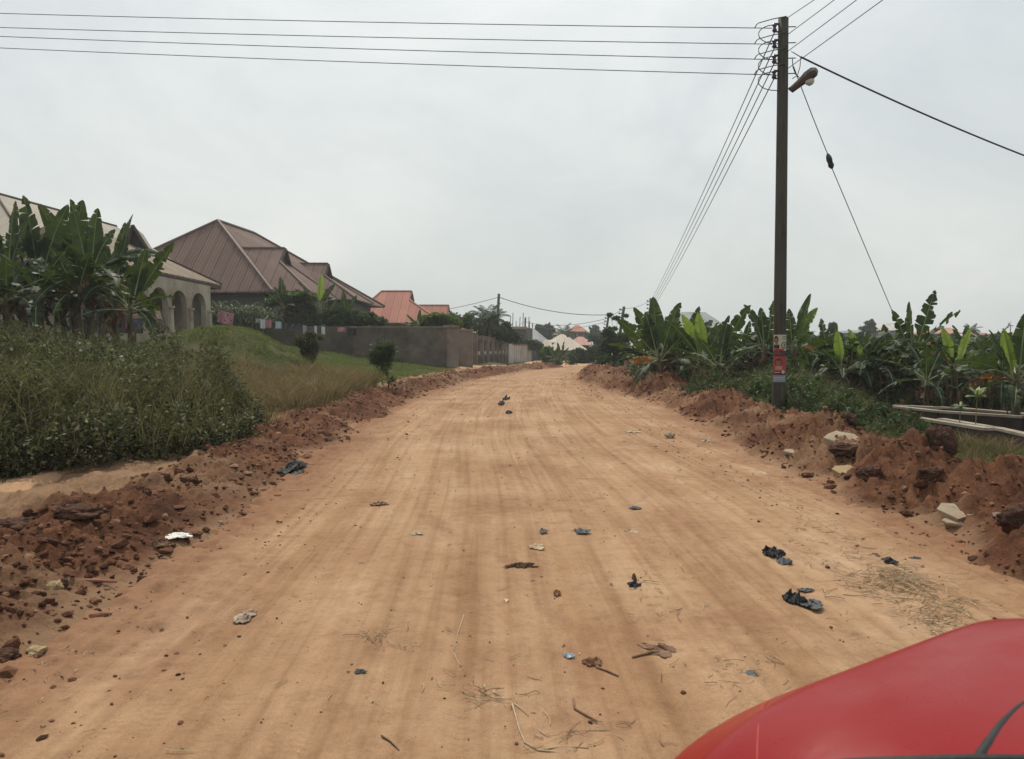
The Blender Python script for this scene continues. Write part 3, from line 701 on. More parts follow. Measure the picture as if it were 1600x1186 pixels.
def banana_parts(root, h, leaves, r, dead=3, rad=.11, lean=(0, 0), base_z=-.15):
    """leaves: (azimuth, elevation, length, droop, tatter, kind)  kind 0 green 1 young 2 orange"""
    o = np.array(root['_o']); crown = o + np.array([lean[0], lean[1], h])
    st = MB(); tz = np.linspace(0, 1, 7)
    st.tube([o + np.array([lean[0] * t * t, lean[1] * t * t, base_z + (h + .1 - base_z) * t]) for t in tz], rad * (1 - .48 * tz) * (1 + .05 * r.rand(7)), 10)
    # sheaths peeling off the stem
    for k in range(5):
        a = r.rand() * 6.28; z0 = r.uniform(.15, .9) * h; p = o + np.array([math.cos(a) * rad * .9, math.sin(a) * rad * .9, z0]); q = p + np.array([math.cos(a) * .06, math.sin(a) * .06, r.uniform(.25, .5)])
        st.tube([p, (p + q) / 2 + np.array([math.cos(a), math.sin(a), 0]) * .015, q], [.025, .02, .004], 5)
    st.build('pseudostem', M_pseudo, root, True)
    g = MB(); other = MB()
    for (az, el, Ln, dr, tat, kind) in leaves:
        hero_ = abs(math.cos(az)) > .88 and el > .3 and len(leaves) < 20; W = Ln * r.uniform(.22, .29); tat = min(.8, tat * 1.25 + .06); b = crown + np.array([math.cos(az), math.sin(az), 0]) * .04 - np.array([0, 0, r.uniform(0, .12)])
        banana_leaf(g, b, az, el, Ln, W, dr, tat, r, .42 if kind != 1 else .6, {0: 0, 1: 2, 2: 3}[kind], 1, roll=1.35 * r.choice([-1, 1]) if kind == 2 else (r.choice([-1, 1]) * (r.uniform(1.05, 1.5) if el > 1.15 else r.uniform(.35, 1.0))) if hero_ else None)
    g.build('leaves', [M_ban, M_rib, M_banY, M_orange], root, False)
    if dead:
        dm = MB()
        for k in range(dead):
            az = r.rand() * 6.28; banana_leaf(dm, crown - np.array([0, 0, r.uniform(.05, .3)]), az, r.uniform(-.3, .4), r.uniform(.9, 1.5), .30, r.uniform(2.6, 3.6), .9, r, -.9, 0, 0, .15)
        dm.build('dead_leaves', M_dead, root, False)
    return root
def rand_leaves(r, n, Ln, lo=.05, hi=1.35, tat=.35, az0=None):
    az0 = r.rand() * 6.28 if az0 is None else az0; out = []
    for i in range(n):
        f = i / max(1, n - 1); el = hi + (lo - hi) * f + r.uniform(-.12, .12)
        out.append((az0 + i * 2.4 + r.uniform(-.3, .3), el, Ln * r.uniform(.85, 1.1) * (1 - .15 * abs(f - .5)), r.uniform(.3, .9) + .7 * f, tat * r.uniform(.3, 1.6), 0))
    return out
def px_leaves(crown_px, tips, d, r):
    """leaves whose tips should appear at photo offsets (dx right, dy up) seen from the camera"""
    out = []
    for tp in tips:
        dx, dy = tp[0], tp[1]; dr = tp[2] if len(tp) > 2 else .3; tat = tp[3] if len(tp) > 3 else .2; kind = tp[4] if len(tp) > 4 else 0
        Ln = math.hypot(dx, dy) / F * d; yaw = r.uniform(-.45, .45)
        el = math.atan2(dy, abs(dx)) + dr * .22; az = (0 if dx >= 0 else math.pi) + yaw
        el = min(el, 1.5); out.append((az, el, Ln * 1.06, dr, tat, kind))
    return out
PLG = 'banana plants in the plantation right of the road'
def hero(crown_px, crown_py, d, tips, label, group, extra=4, dead=3, seed=1, gpx=None, rad=.11, eln=1.5, tat=.35):
    r = np.random.RandomState(seed); c = P(crown_px, crown_py, d); z0 = gz(c[0], c[1])
    t = thing('banana_plant', (c[0], c[1], z0), label, 'banana plant', group)
    lv = px_leaves(None, tips, d, r) + rand_leaves(r, extra, eln, -.25, .75, tat)
    return banana_parts(t, c[2] - z0, lv, r, dead, rad)
# --- left clump (about 20 m away, 4.5 m tall)
GL = 'banana plants behind the weed thicket on the left'
hero(12, 430, 20.5, [(-40,95,.4),(-65,60,.6),(45,85,.5,.3),(10,110,.2,.1),(60,30,.9,.4),(-40,10,1.1)], 'leftmost banana plant behind the weed thicket, cut by the photo edge', GL, 5, 4, 1, eln=1.9)
hero(62, 432, 21, [(-18,124,.2,.1),(-62,104,.3,.1),(38,112,.3,.15),(70,70,.6,.3),(-70,50,.7,.3),(-30,95,.2,.2)], 'tallest banana plant on the left, its upright leaf crossing the cream roof', GL, 6, 5, 2, eln=2.0)
hero(112, 430, 21.5, [(-40,110,.35,.1),(10,113,.2,.15),(40,60,.6,.3),(-70,60,.7,.2),(-25,90,.1,.2)], 'second tall banana plant in the left clump, broad leaf leaning left', GL, 6, 5, 3, eln=1.9)
hero(140, 425, 20, [(8,100,.1,.2),(-22,108,.1,.1),(30,70,.5,.3),(55,35,.9,.4)], 'banana plant in the middle of the left clump with narrow upright leaves', GL, 6, 4, 4, eln=1.8)
hero(180, 440, 20.5, [(30,98,.2,.1),(12,90,.1,.1),(-25,75,.3,.2),(50,50,.5,.3),(60,10,.7,.5)], 'banana plant with a pale leaf leaning over the gable at the clump right side', GL, 5, 4, 5, eln=1.6)
hero(203, 478, 19, [(58,98,.15,.2),(25,90,.1,.1),(60,18,.9,.3),(-35,60,.4,.2),(55,-15,1.2,.2),(10,60,.2,.2),(-30,20,.8,.4)], 'shorter banana plant nearest the arched veranda, leaves reaching right', GL, 5, 3, 6, eln=1.3, rad=.09)
for i, (px, py, d, s) in enumerate([(35, 418, 23.5, 7), (88, 420, 24, 8), (158, 432, 23, 9), (-25, 420, 21, 10), (-60, 430, 23, 22), (120, 455, 19.8, 23), (60, 460, 19.6, 24), (10, 465, 19.5, 25)]):
    r = np.random.RandomState(s); c = P(px, py, d); z0 = gz(c[0], c[1])
    t = thing('banana_plant', (c[0], c[1], z0), 'shaded banana plant inside the left clump, ' + ['behind the tallest one', 'between the two tallest ones', 'behind the one leaning over the gable', 'touching the left photo edge', 'just outside the left photo edge', 'low in front at its right side', 'low in front of the tallest one', 'low in front at the left edge'][i], 'banana plant', GL)
    banana_parts(t, c[2] - z0, rand_leaves(r, 13, 1.55, -.35, 1.15, .5), r, 7, .12)
# --- plantation on the right, front plants
hero(1030, 560, 26, [(-35,78,.2,.1),(-22,72,.1,.1),(-8,92,.05,.05),(35,86,.35,.3),(-75,30,.6,.3),(60,62,.5,.3),(-70,60,.5,.5),(-60,10,.5,.1),(-44,2,.4,.5,2),(-36,-4,.3,.5,2)], 'first banana plant beside the road bend, with an orange withered leaf', PLG, 5, 3, 31)
hero(1068, 558, 27, [(-35,42,.4,.3),(20,75,.1,.4),(-15,70,.2,.4),(50,60,.5,.3),(35,30,.7,.3)], 'banana plant with ladder-torn leaves, just right of the first one', PLG, 6, 3, 32)
hero(1100, 562, 25, [(-30,68,.15,.2,1),(-2,72,.1,.1,1),(-48,60,.3,.2),(30,60,.4,.3),(-15,40,.1,.2,1)], 'banana plant with bright young leaves below the grey roof gable', PLG, 6, 3, 33, eln=1.3)
hero(1122, 570, 23.5, [(12,78,.2,.1),(-28,40,.5,.2),(40,92,.5,.6),(70,42,.9,.3),(-55,20,1,.3)], 'banana plant with a long pale-edged leaf rising right, left of the pole', PLG, 6, 4, 34, eln=1.4)
hero(1160, 560, 26, [(8,60,.1,.2),(-25,50,.5,.3),(60,45,1.0,.3),(-60,15,1.1,.2),(30,50,.3,.3)], 'banana plant with an arching dark leaf, second left of the utility pole', PLG, 6, 3, 35, eln=1.4)
hero(1196, 545, 24, [(-30,68,.5,.2),(-4,62,.1,.2),(12,75,.05,.5),(-48,30,.8,.2),(-55,-5,1.0,.2)], 'banana plant standing right behind the utility pole', PLG, 5, 4, 36, eln=1.4)
hero(1240, 545, 24.5, [(28,88,.15,.05),(30,66,.5,.2,1),(-2,62,.05,.2),(-20,35,.6,.2),(18,40,.1,.1,1),(26,-2,.5,.5,2),(30,2,.3,.4,2)], 'banana plant with a folded leaf pointing up, first right of the pole', PLG, 5, 3, 37, eln=1.4)
hero(1295, 560, 28, [(-10,62,.1,.3),(12,52,.1,.2),(40,45,.3,.4),(-45,20,.8,.3),(38,20,.8,.5)], 'banana plant with two small upright tips, second right of the pole', PLG, 7, 3, 38, eln=1.5)
hero(1318, 575, 21.5, [(-8,60,.1,.2,1),(-35,35,.3,.4),(28,10,.8,.2),(-10,20,.1,.2,1),(40,-8,1.,.1)], 'young banana plant with a yellow-green rolled leaf, third right of the pole', PLG, 5, 2, 39, eln=1.1)
hero(1352, 578, 22, [(-22,62,.25,.2,1),(20,52,.5,.4),(-5,30,.3,.2,1),(45,20,.9,.3),(-50,-5,1.1,.1)], 'banana plant with a twisted lime-green leaf, fourth right of the pole', PLG, 6, 3, 40, eln=1.2)
hero(1388, 560, 26, [(-5,55,.1,.1),(15,40,.3,.4),(-45,30,.5,.3),(40,15,.8,.3)], 'banana plant with one dark pointed leaf left of the tattered one', PLG, 7, 3, 41, eln=1.4)
hero(1426, 552, 22, [(-28,66,.15,.7),(-2,82,.05,.05),(33,98,.02,1.3),(72,72,.55,.9),(-20,30,.3,.4),(50,-5,.5,.2,2),(40,20,.8,.4)], 'tall banana plant with tattered upright leaves under the stay wire', PLG, 6, 6, 42, eln=1.3, tat=.8)
hero(1492, 575, 20, [(-15,62,.2,.1,1),(22,64,.1,.2,1),(30,30,.3,.2,1),(-35,62,.2,.1),(-55,20,.9,.2),(45,5,.8,.4)], 'banana plant with broad translucent yellow-green leaves right of the tattered one', PLG, 6, 3, 43, eln=1.1)
hero(1480, 560, 25, [(-8,50,.1,.2),(25,35,.5,.3),(-40,20,.8,.3),(-30,30,.6,.3,2)], 'banana plant with a rusty brown leaf behind the yellow-green one', PLG, 7, 3, 44, eln=1.4)
hero(1588, 590, 16.5, [(-62,80,.3,.05),(-40,65,.1,.2),(6,100,.02,.2),(-15,80,.1,.1,1),(-85,30,.8,.2),(-52,4,.9,.6,2),(40,60,.5)], 'nearest banana plant at the right photo edge with a wide dark leaf', PLG, 5, 4, 45, eln=1.2)
hero(1545, 580, 21, [(-20,50,.3,.2),(15,52,.2,.2),(40,30,.7,.4),(-50,10,.9,.3)], 'low banana plant left of the one at the right edge', PLG, 6, 4, 46, eln=1.3)
# --- back rows, copies of a few plants
protos = []
for s in range(5):
    r = np.random.RandomState(60 + s); t = thing('banana_plant', (0, 0, 0), 'banana plant merging into the back rows of the plantation', 'banana plant', PLG)
    banana_parts(t, 1.35, rand_leaves(r, 11, 1.55, -.45, 1.35, .45), r, 4, .10); protos.append(t)
r = np.random.RandomState(70); k = 0
spots = []
for d, pxs in ((23.5, range(1085, 1640, 62)), (29, range(1000, 1700, 46)), (34, range(990, 1720, 42)), (40, range(1000, 1720, 44)), (48, range(1060, 1720, 60))):
    for px in pxs:
        px = px + r.uniform(-14, 14); dd = d + r.uniform(-1.5, 1.5); c = P(px, 560, dd)
        if c[0] < xR(min(dd, 50)) + 2.6: continue
        if d < 26 and px > 1400: dd = 19.5 + r.rand() * 2; c = P(px, 560, dd)
        spots.append((c[0], dd, (d, px), (1.04 if d > 25 else .88) + r.uniform(-.12, .08)))
ORD = ['first', 'second', 'third', 'fourth', 'fifth', 'sixth', 'seventh', 'eighth', 'ninth', 'tenth', 'eleventh', 'twelfth', 'thirteenth', 'fourteenth', 'fifteenth', 'sixteenth', 'seventeenth', 'eighteenth', 'nineteenth', 'twentieth']
ROWN = {23.5: 'low filling row close behind the verge weeds', 29: 'second row of the plantation', 34: 'third row of the plantation', 40: 'fourth row of the plantation', 48: 'last row of the plantation'}
cnt = {}
for i, (x, y, dk, s) in enumerate(spots):
    z = gz(x, y); cnt[dk[0]] = cnt.get(dk[0], 0) + 1; lab = 'banana plant, ' + ORD[cnt[dk[0]] - 1] + ' from the left in the ' + ROWN[dk[0]]
    if i < 5: t = protos[i]; t.location = (x, y, z); t.scale = (s, s, s); t.rotation_euler = (0, 0, r.rand() * 6.28); t['label'] = lab
    else: dup(protos[i % 5], (x, y, z), r.rand() * 6.28, s, lab)
# --- drooping plants that close the front of the plantation
protos2 = []
for s_ in range(4):
    r2 = np.random.RandomState(160 + s_); t = thing('banana_plant', (0, 0, 0), 'x', 'banana plant', PLG)
    lv = [(a_, el_, Ln_, 1.5 + r2.uniform(-.3, .8), tat_, 0) for (a_, el_, Ln_, dr_, tat_, kd_) in rand_leaves(r2, 14, 1.6, .0, 1.15, .6)]
    banana_parts(t, 1.25, lv, r2, 6, .10); protos2.append(t)
r = np.random.RandomState(171); px2 = [1050, 1084, 1114, 1142, 1172, 1208, 1262, 1296, 1330, 1364, 1400, 1440, 1474, 1512, 1548, 1580]
for i, px in enumerate(px2):
    d = 26.5 + r.uniform(-1.5, 2.5) if px < 1330 else 22.5 + r.uniform(-.8, 2); c = P(px, 560, d); z = gz(c[0], d); sc_ = r.uniform(.9, 1.12)
    lab = 'banana plant with drooping arched leaves, ' + (ORD[i] + ' of those left of the utility pole' if px < 1217 else ORD[i - 6] + ' of those right of the utility pole')
    if i < 4: t = protos2[i]; t.location = (c[0], d, z); t.scale = (sc_,) * 3; t.rotation_euler = (0, 0, r.rand() * 6.28); t['label'] = lab
    else: dup(protos2[i % 4], (c[0], d, z), r.rand() * 6.28, sc_, lab)
# --- behind the block wall and farther down the road
GB = 'banana plants growing behind the block wall'
hero(497, 478, 46.4, [(3,50,.05,.02,1),(-32,38,.3,.1),(24,34,.2,.1),(12,20,.4,.1),(-14,10,.6)], 'banana plant with one pale upright leaf before the brown roof', GB, 4, 2, 81, eln=1.5)
hero(444, 480, 46.6, [(-3,45,.1,.1),(-12,32,.3,.2),(16,30,.3,.2),(24,14,.6)], 'small dark banana plant against the first brown gable', GB, 4, 2, 82, eln=1.3)
hero(541, 492, 46.5, [(-3,38,.1,.1),(14,30,.3,.1),(-16,22,.4,.1),(26,10,.6,.1)], 'banana plant above the wall corner below the second gable', GB, 4, 2, 83, eln=1.2)
hero(512, 490, 46.8, [(-1,28,.1,.1),(12,22,.3,.2),(-14,16,.5,.2)], 'small banana plant between the pale-leaf one and the wall corner', GB, 4, 2, 84, eln=1.2)
hero(653, 508, 47.5, [(0,24,.1,.1),(-16,18,.2,.1),(12,16,.3,.1),(-24,6,.4,.1)], 'spiky banana plant over the wall in front of the orange roof', GB, 3, 1, 85, eln=.9)
GF = 'banana plants down the road'
hero(868, 560, 70, [(0,16,.1),(-14,6,.6),(12,10,.4),(-8,14,.2)], 'far banana plant beside the dark board fence', GF, 5, 1, 86, eln=1.)
hero(876, 558, 70, [(-4,22,.1),(5,24,.1),(14,8,.6),(-14,8,.6),(12,16,.3)], 'far banana plant in front of the pale hipped roof', GF, 6, 1, 87, eln=1.3)

# ---------------------------------------------------------------- trees and bushes
def foliage_blob(blobs, n, leaf, r, asp=.5, droop=0.):
    n = int(n * 1.25)
    """leaf cards through a set of ellipsoid clumps (cx, cy, cz, rx, ry, rz)"""
    B = np.array(blobs, float); vol = (B[:, 3] * B[:, 4] * B[:, 5]) ** .67; w = r.choice(len(B), n, p=vol / vol.sum())
    d = rand_unit(r, n); rad = r.rand(n) ** .38; rad *= 1 + .42 * vnoise(d[:, 0] * 3, d[:, 1] * 3, d[:, 2] * 3 + w * 7, 5) + .18 * vnoise(d[:, 0] * 8, d[:, 1] * 8, d[:, 2] * 8 + w * 7, 6)
    C = B[w, :3] + d * B[w, 3:6] * rad[:, None]
    k = vnoise(C[:, 0] / leaf / 4, C[:, 1] / leaf / 4, C[:, 2] / leaf / 4, 9) > -.30; C = C[k]; d = d[k]; n = len(C)
    D = nrm_rows(rand_unit(r, n) * .8 + d * .7 - np.array([0, 0, droop])); Ls = leaf * (.6 + .8 * r.rand(n))
    return leaf_cards(C, D, Ls, Ls * asp * (.7 + .6 * r.rand(n)), r)
def nrm_rows(a): return a / (np.linalg.norm(a, axis=1)[:, None] + 1e-9)
def tree(name, loc, blobs, n, leaf, m, label, cat='tree', group=None, seed=0, trunk=.12, asp=.5, limbs=True, droop=0.):
    """blobs relative to loc"""
    r = np.random.RandomState(seed); t = thing(name, loc, label, cat, group); B = np.array(blobs, float); B[:, :3] += np.array(loc)
    V, Fc = foliage_blob(B, n, leaf, r, asp, droop); mesh_obj('crown' if cat in ('tree', 'palm') else 'foliage', V, Fc, m, t)
    mb = MB(); o = np.array(loc, float); low = B[:, 2].min(); top = np.array([B[:, 0].mean(), B[:, 1].mean(), B[:, 2].mean()])
    fork = o + (top - o) * .45
    mb.tube([o - np.array([0, 0, .3]), o + (fork - o) * .5 + np.array([.04, 0, 0]), fork], [trunk, trunk * .8, trunk * .6], 8)
    for b in B[: (12 if limbs else 3)]:
        c = b[:3]; mb.tube([fork, (fork + c) / 2 + rand_unit(r, 1)[0] * trunk * 1.2 + np.array([0, 0, trunk]), c], [trunk * .5, trunk * .32, trunk * .1], 6)
    mb.build('trunk' if cat in ('tree', 'palm') else 'stems', M_bark, t, True); return t
def blobs_px(items, d, base):
    """items (px, py, rpx, [rz px]) -> ellipsoids relative to base"""
    out = []
    for it in items:
        px, py, rp = it[:3]; rq = it[3] if len(it) > 3 else rp; dd = d + (it[4] if len(it) > 4 else 0); c = P(px, py, dd) - np.array(base)
        out.append((c[0], c[1], c[2], rp * dd / F, rp * dd / F, rq * dd / F))
    return out
def tree_px(name, bx, d, items, n, leaf, m, label, cat='tree', group=None, seed=0, trunk=.12, asp=.5, droop=0., z=None):
    c = P(bx, 540, d); b = (c[0], c[1], gz(c[0], c[1]) if z is None else z)
    return tree(name, b, blobs_px(items, d, b), n, leaf, m, label, cat, group, seed, trunk, asp, droop=droop)
# shrubs by the left bank
tree_px('shrub', 606, 24, [(601,560,17,30),(600,545,19,17),(588,558,13,16),(612,560,11,17),(604,575,11,14),(600,588,9,10),(610,593,8,8),(593,530,8,6),(610,535,7,8)], 8000, .075, M_bush, 'dense dark shrub on top of the left soil bank', 'shrub', None, 101, .025, .35)
tree_px('shrub', 480, 26.5, [(480,545,9,16),(478,533,14,11),(492,545,7,13),(466,533,7,8),(499,527,8,5),(485,522,9,5),(474,548,6,9),(488,560,4,9)], 3400, .085, M_weed, 'thin drooping shrub in front of the clothes line', 'shrub', None, 102, .02, .3, droop=.6)
# bushes over the block wall
GW = 'bushes growing over the block wall'
tree_px('bush', 440, 47.2, [(430,482,20,18),(455,482,22,22),(480,488,18,20),(468,464,12,8),(410,492,16,14),(440,500,24,12),(475,504,24,10),(447,462,9,7)], 14000, .22, M_bush, 'broad dark bush over the wall behind the hanging washing', 'bush', GW, 104, .08, .4)
tree_px('bush', 470, 46.9, [(470,464,18,6),(450,462,10,5),(485,466,10,6)], 2600, .20, M_brightbush, 'light green leafy bush top against the brown roof', 'bush', GW, 105, .05, .5)
tree_px('bush', 530, 46.6, [(515,495,16,13),(540,497,18,12),(565,500,18,9),(588,502,14,7),(528,486,9,7),(500,500,18,10),(552,490,8,5),(578,492,7,4)], 12000, .20, M_bush, 'low dark bush along the wall top near its corner', 'bush', GW, 106, .06, .4)
tree_px('bush', 680, 49.5, [(668,503,16,9),(690,500,16,10),(655,508,14,6),(706,505,12,8),(680,494,9,5),(698,492,6,4)], 9000, .20, M_brightbush, 'rounded green bush over the wall before the far orange roof', 'bush', GW, 107, .06, .5)
tree_px('bush', 722, 66, [(712,495,10,7),(726,503,14,10),(740,508,12,9),(733,497,8,8),(718,512,12,6)], 5000, .28, M_brightbush, 'sparse flowering bush behind the first fence pillars', 'bush', GW, 108, .06, .5)
tree_px('tree', 706, 92, [(704,497,7,8),(715,502,8,8),(700,490,5,4)], 2600, .35, M_far, 'small tree rising behind the orange roofs left of the palm', 'tree', None, 109, .12)
tree_px('tree', 772, 66, [(768,512,14,12),(785,518,14,12),(800,526,12,9),(757,520,10,10),(790,508,8,6)], 9000, .26, M_bush, 'dense garden tree below the coconut palm behind the pillar fence', 'tree', None, 110, .12)
tree_px('bush', 812, 86, [(805,535,14,7),(825,536,12,6),(838,540,10,7)], 5000, .28, M_bush, 'dark hedge above the white painted wall', 'bush', None, 111, .06)
tree_px('bush', 852, 73, [(858,550,12,8),(866,557,12,9),(856,560,10,8),(864,566,14,5)], 7000, .20, M_brightbush, 'green roadside bush growing over the dark board fence', 'bush', None, 112, .05)
tree_px('bush', 884, 68, [(882,558,12,8),(892,563,10,7),(875,566,10,5)], 5000, .22, M_bush, 'low bush at the end of the visible road', 'bush', None, 113, .05)
tree_px('bush', 918, 76, [(905,555,12,10),(918,560,13,10),(928,552,12,12),(895,564,10,6)], 9000, .24, M_far, 'dark bluish bush below the pale hipped roof', 'bush', None, 114, .06)
tree_px('tree', 856, 150, [(842,514,6,6),(855,514,8,7),(862,520,8,7),(850,524,12,8)], 5000, .55, M_far, 'rounded far tree behind the pale roofs, left of the far palm', 'tree', None, 115, .25)
tree_px('tree', 928, 170, [(927,515,9,6),(922,522,8,8),(932,524,9,8)], 5000, .6, M_far, 'rounded far tree right of the red hipped roof', 'tree', None, 116, .25)
tree_px('tree', 932, 100, [(926,535,8,12),(936,540,10,14),(944,530,8,10),(930,552,10,10)], 6000, .36, M_far, 'tall slim tree at the right end of the far houses', 'tree', None, 117, .15)
tree_px('tree', 958, 47, [(958,535,16,14),(945,548,12,14),(970,545,16,16),(960,560,20,14),(950,520,9,9),(978,530,12,12)], 14000, .15, M_bush, 'dark leafy tree at the inner side of the road bend', 'tree', None, 118, .10, .4)
tree_px('tree', 968, 50, [(953,492,5,3),(963,497,6,3),(972,503,6,4),(985,512,7,5),(958,514,7,3),(978,493,4,3)], 1500, .17, M_bush, 'spindly small tree with open branches by the leaning poles', 'tree', None, 119, .05, .45)
tree_px('bush', 945, 41, [(945,566,14,10),(962,575,14,9),(935,575,9,6)], 6000, .12, M_verge, 'low green bush on the inside of the bend', 'bush', None, 120, .04)
tree_px('bush', 1010, 30, [(1000,585,16,10),(1025,590,18,9),(985,592,12,7)], 6000, .085, M_verge, 'weedy bush under the first banana plant', 'bush', None, 121, .04)
tree_px('bush', 1262, 19.5, [(1262,604,16,8),(1245,598,9,5),(1280,608,12,6)], 3200, .10, M_brightbush, 'bright green broad-leaved bush just right of the utility pole', 'bush', None, 122, .03, .7)
tree_px('tree', 1366, 130, [(1366,506,12,5),(1360,513,13,5),(1372,515,12,6),(1366,501,6,2)], 5000, .42, M_far, 'far umbrella-shaped tree on the skyline beside the white roof', 'tree', None, 123, .25)
tree_px('tree', 1303, 80, [(1303,512,7,7),(1298,520,8,7),(1310,520,8,6)], 3000, .35, M_far, 'grey-green tree tip behind the plantation right of the pole', 'tree', None, 124, .1)
for i, (a, b, d, lab) in enumerate([(1180, 1290, 90, 'long line of trees far behind the utility pole'), (1290, 1420, 95, 'low tree belt behind the plantation under the white roof'), (1420, 1600, 90, 'low tree belt behind the plantation under the far right roofs'), (1600, 1760, 85, 'low tree belt at the far right photo edge')]):
    rr = np.random.RandomState(130 + i); it = [(px, 534 + rr.uniform(-3, 3), 16, 9, rr.uniform(-4, 4)) for px in range(a, b, 13)]
    c = P((a + b) / 2, 540, d); bb = (c[0], c[1], gz(c[0], c[1])); V, Fc = foliage_blob([(x + bb[0], y + bb[1], z + bb[2], p, q, s) for x, y, z, p, q, s in blobs_px(it, d, bb)], 14000, .4, rr)
    tag(mesh_obj('far_woodland', V, Fc, M_far), lab, 'woodland', kind='stuff')

# palms
def palm(loc, h, L_, n, label, seed, trunk=.16, group=None, lf=.45):
    r = np.random.RandomState(seed); t = thing('coconut_palm', loc, label, 'palm', group); o = np.array(loc, float)
    mb = MB(); tz = np.linspace(0, 1, 8); mb.tube([o + np.array([.25 * math.sin(q * 2), 0, -.2 + (h + .2) * q]) for q in tz], trunk * (1 - .35 * tz), 8); mb.build('trunk', M_bark, t, True)
    c = o + np.array([.25 * math.sin(2), 0, h]); parts = []; rb = MB()
    for i in range(n):
        az = i * 2.4 + r.uniform(-.2, .2); f = i / n; el = 1.45 - 1.45 * f; Ln = L_ * r.uniform(.85, 1.1); pts = [c]; k = 12
        for j in range(k):
            e = el - (1.0 + .9 * f) * (j / k) ** 1.5; pts.append(pts[-1] + np.array([math.cos(az) * math.cos(e), math.sin(az) * math.cos(e), math.sin(e)]) * Ln / k)
        pts = np.array(pts); rb.tube(pts, np.linspace(.03, .006, k + 1), 4, 0, False)
        m = 44; s = np.repeat(np.linspace(.12, 1, m), 2); p = np.stack([np.interp(s, np.linspace(0, 1, k + 1), pts[:, a]) for a in range(3)], 1)
        d = nrm_rows(np.stack([np.interp(s, np.linspace(0, 1, k), np.diff(pts[:, a])) for a in range(3)], 1)); sg = np.tile([-1, 1], m)[:, None]
        sd = np.array([-math.sin(az), math.cos(az), 0]); D = nrm_rows(d * .75 + sg * sd * .9 - np.array([0, 0, .55]) + .15 * rand_unit(r, 2 * m))
        Ls = lf * L_ / 2.6 * np.sin(np.clip(s, .1, 1) ** .8 * 2.9) + .12; parts.append(leaf_cards(p + D * Ls[:, None] * .5, D, Ls, np.full(2 * m, .055 * L_ / 2.6), r))
    V, Fc = joinq(parts); mesh_obj('fronds', V, Fc, M_palm, t); rb.build('frond_ribs', M_palm, t)
c = P(760, 503, 63); palm((c[0], c[1], gz(c[0], c[1])), c[2] - gz(c[0], c[1]) - .1, 1.9, 30, 'coconut palm behind the pillared fence', 141, lf=.6)
c = P(879, 524, 125); palm((c[0], c[1], gz(c[0], c[1])), c[2] - gz(c[0], c[1]), 2.4, 16, 'far palm between the pale roofs and the red roof', 142, lf=.6)
c = P(1517, 518, 150); palm((c[0], c[1], gz(c[0], c[1])), c[2] - gz(c[0], c[1]), 2.0, 14, 'tiny far palm between the far right roofs', 143, lf=.6)

# cane clump behind the clothes line
def cane(px0, px1, d, n, H, label, seed):
    r = np.random.RandomState(seed); a = P(px0, 520, d); b = P(px1, 520, d); t = thing('sugar_cane_clump', ((a[0] + b[0]) / 2, d, gz((a[0] + b[0]) / 2, d)), label, 'cane clump', 'clumps of tall cane behind the clothes line')
    mb = MB(); st = MB()
    for i in range(n):
        x = r.uniform(a[0], b[0]); y = d + r.uniform(-.5, .5); z = gz(x, y); h = H * r.uniform(.75, 1.05); st.tube([(x, y, z - .1), (x + r.uniform(-.1, .1), y, z + h * .75)], [.018, .012], 5)
        for k in range(9):
            az = r.rand() * 6.28; z0 = z + h * r.uniform(.3, .78); Ln = r.uniform(.7, 1.15); el = r.uniform(.9, 1.4); p = np.array([x, y, z0]); V = []; m = 7
            for j in range(m + 1):
                w = .030 * math.sin(math.pi * min(.98, .12 + .88 * j / m)) ** .6; sd = np.array([-math.sin(az), math.cos(az), 0]) * w
                V += [p - sd, p + sd]; e = el - 2.7 * (j / m) ** 1.3; p = p + np.array([math.cos(az) * math.cos(e), math.sin(az) * math.cos(e), math.sin(e)]) * Ln / m
            mb.add(V, [(2 * j, 2 * j + 1, 2 * j + 3, 2 * j + 2) for j in range(m)])
    mb.build('leaves', M_cane, t); st.build('stems', M_cane, t)
cane(333, 362, 43.8, 22, 2.5, 'clump of pale tall cane behind the pink cloth', 151)
cane(362, 388, 44.0, 20, 2.5, 'tallest clump of pale cane right of the pink cloth', 152)
cane(390, 425, 44.2, 22, 2.4, 'clump of pale cane behind the white washing', 153)
# young broad-leaved seedlings by the foundation
def seedling(px, py, d, h, label, seed, L_):
    r = np.random.RandomState(seed); c = P(px, py, d); z = -.3; t = thing('sapling', (c[0], c[1], z), label, 'sapling', 'young saplings by the foundation'); mb = MB()
    mb.tube([(c[0], c[1], z), (c[0] + .02, c[1], c[2])], [.012, .007], 6); mb.build('stem', M_stem, t)
    lf = MB()
    for k in range(9):
        az = k * 2.4; el = r.uniform(.1, 1.0); b = np.array([c[0] + .02, c[1], c[2] - .02 * (k % 3)]); banana_leaf(lf, b, az, el, L_ * r.uniform(.8, 1.1), L_ * .34, .7, 0, r, .2, 0, 0, .15)
    lf.build('leaves', M_saps, t)
M_saps = foliage("sapling_leaf", [(0, (.14, .17, .07)), (1, (.24, .27, .13))], (.3, .4, .1), .3, .5, .4)
seedling(1525, 618, 15.0, 1, 'taller pale-leaved sapling in front of the right foundation', 161, .26)
seedling(1499, 636, 15.0, 1, 'shorter pale-leaved sapling on the foundation edge', 162, .17)

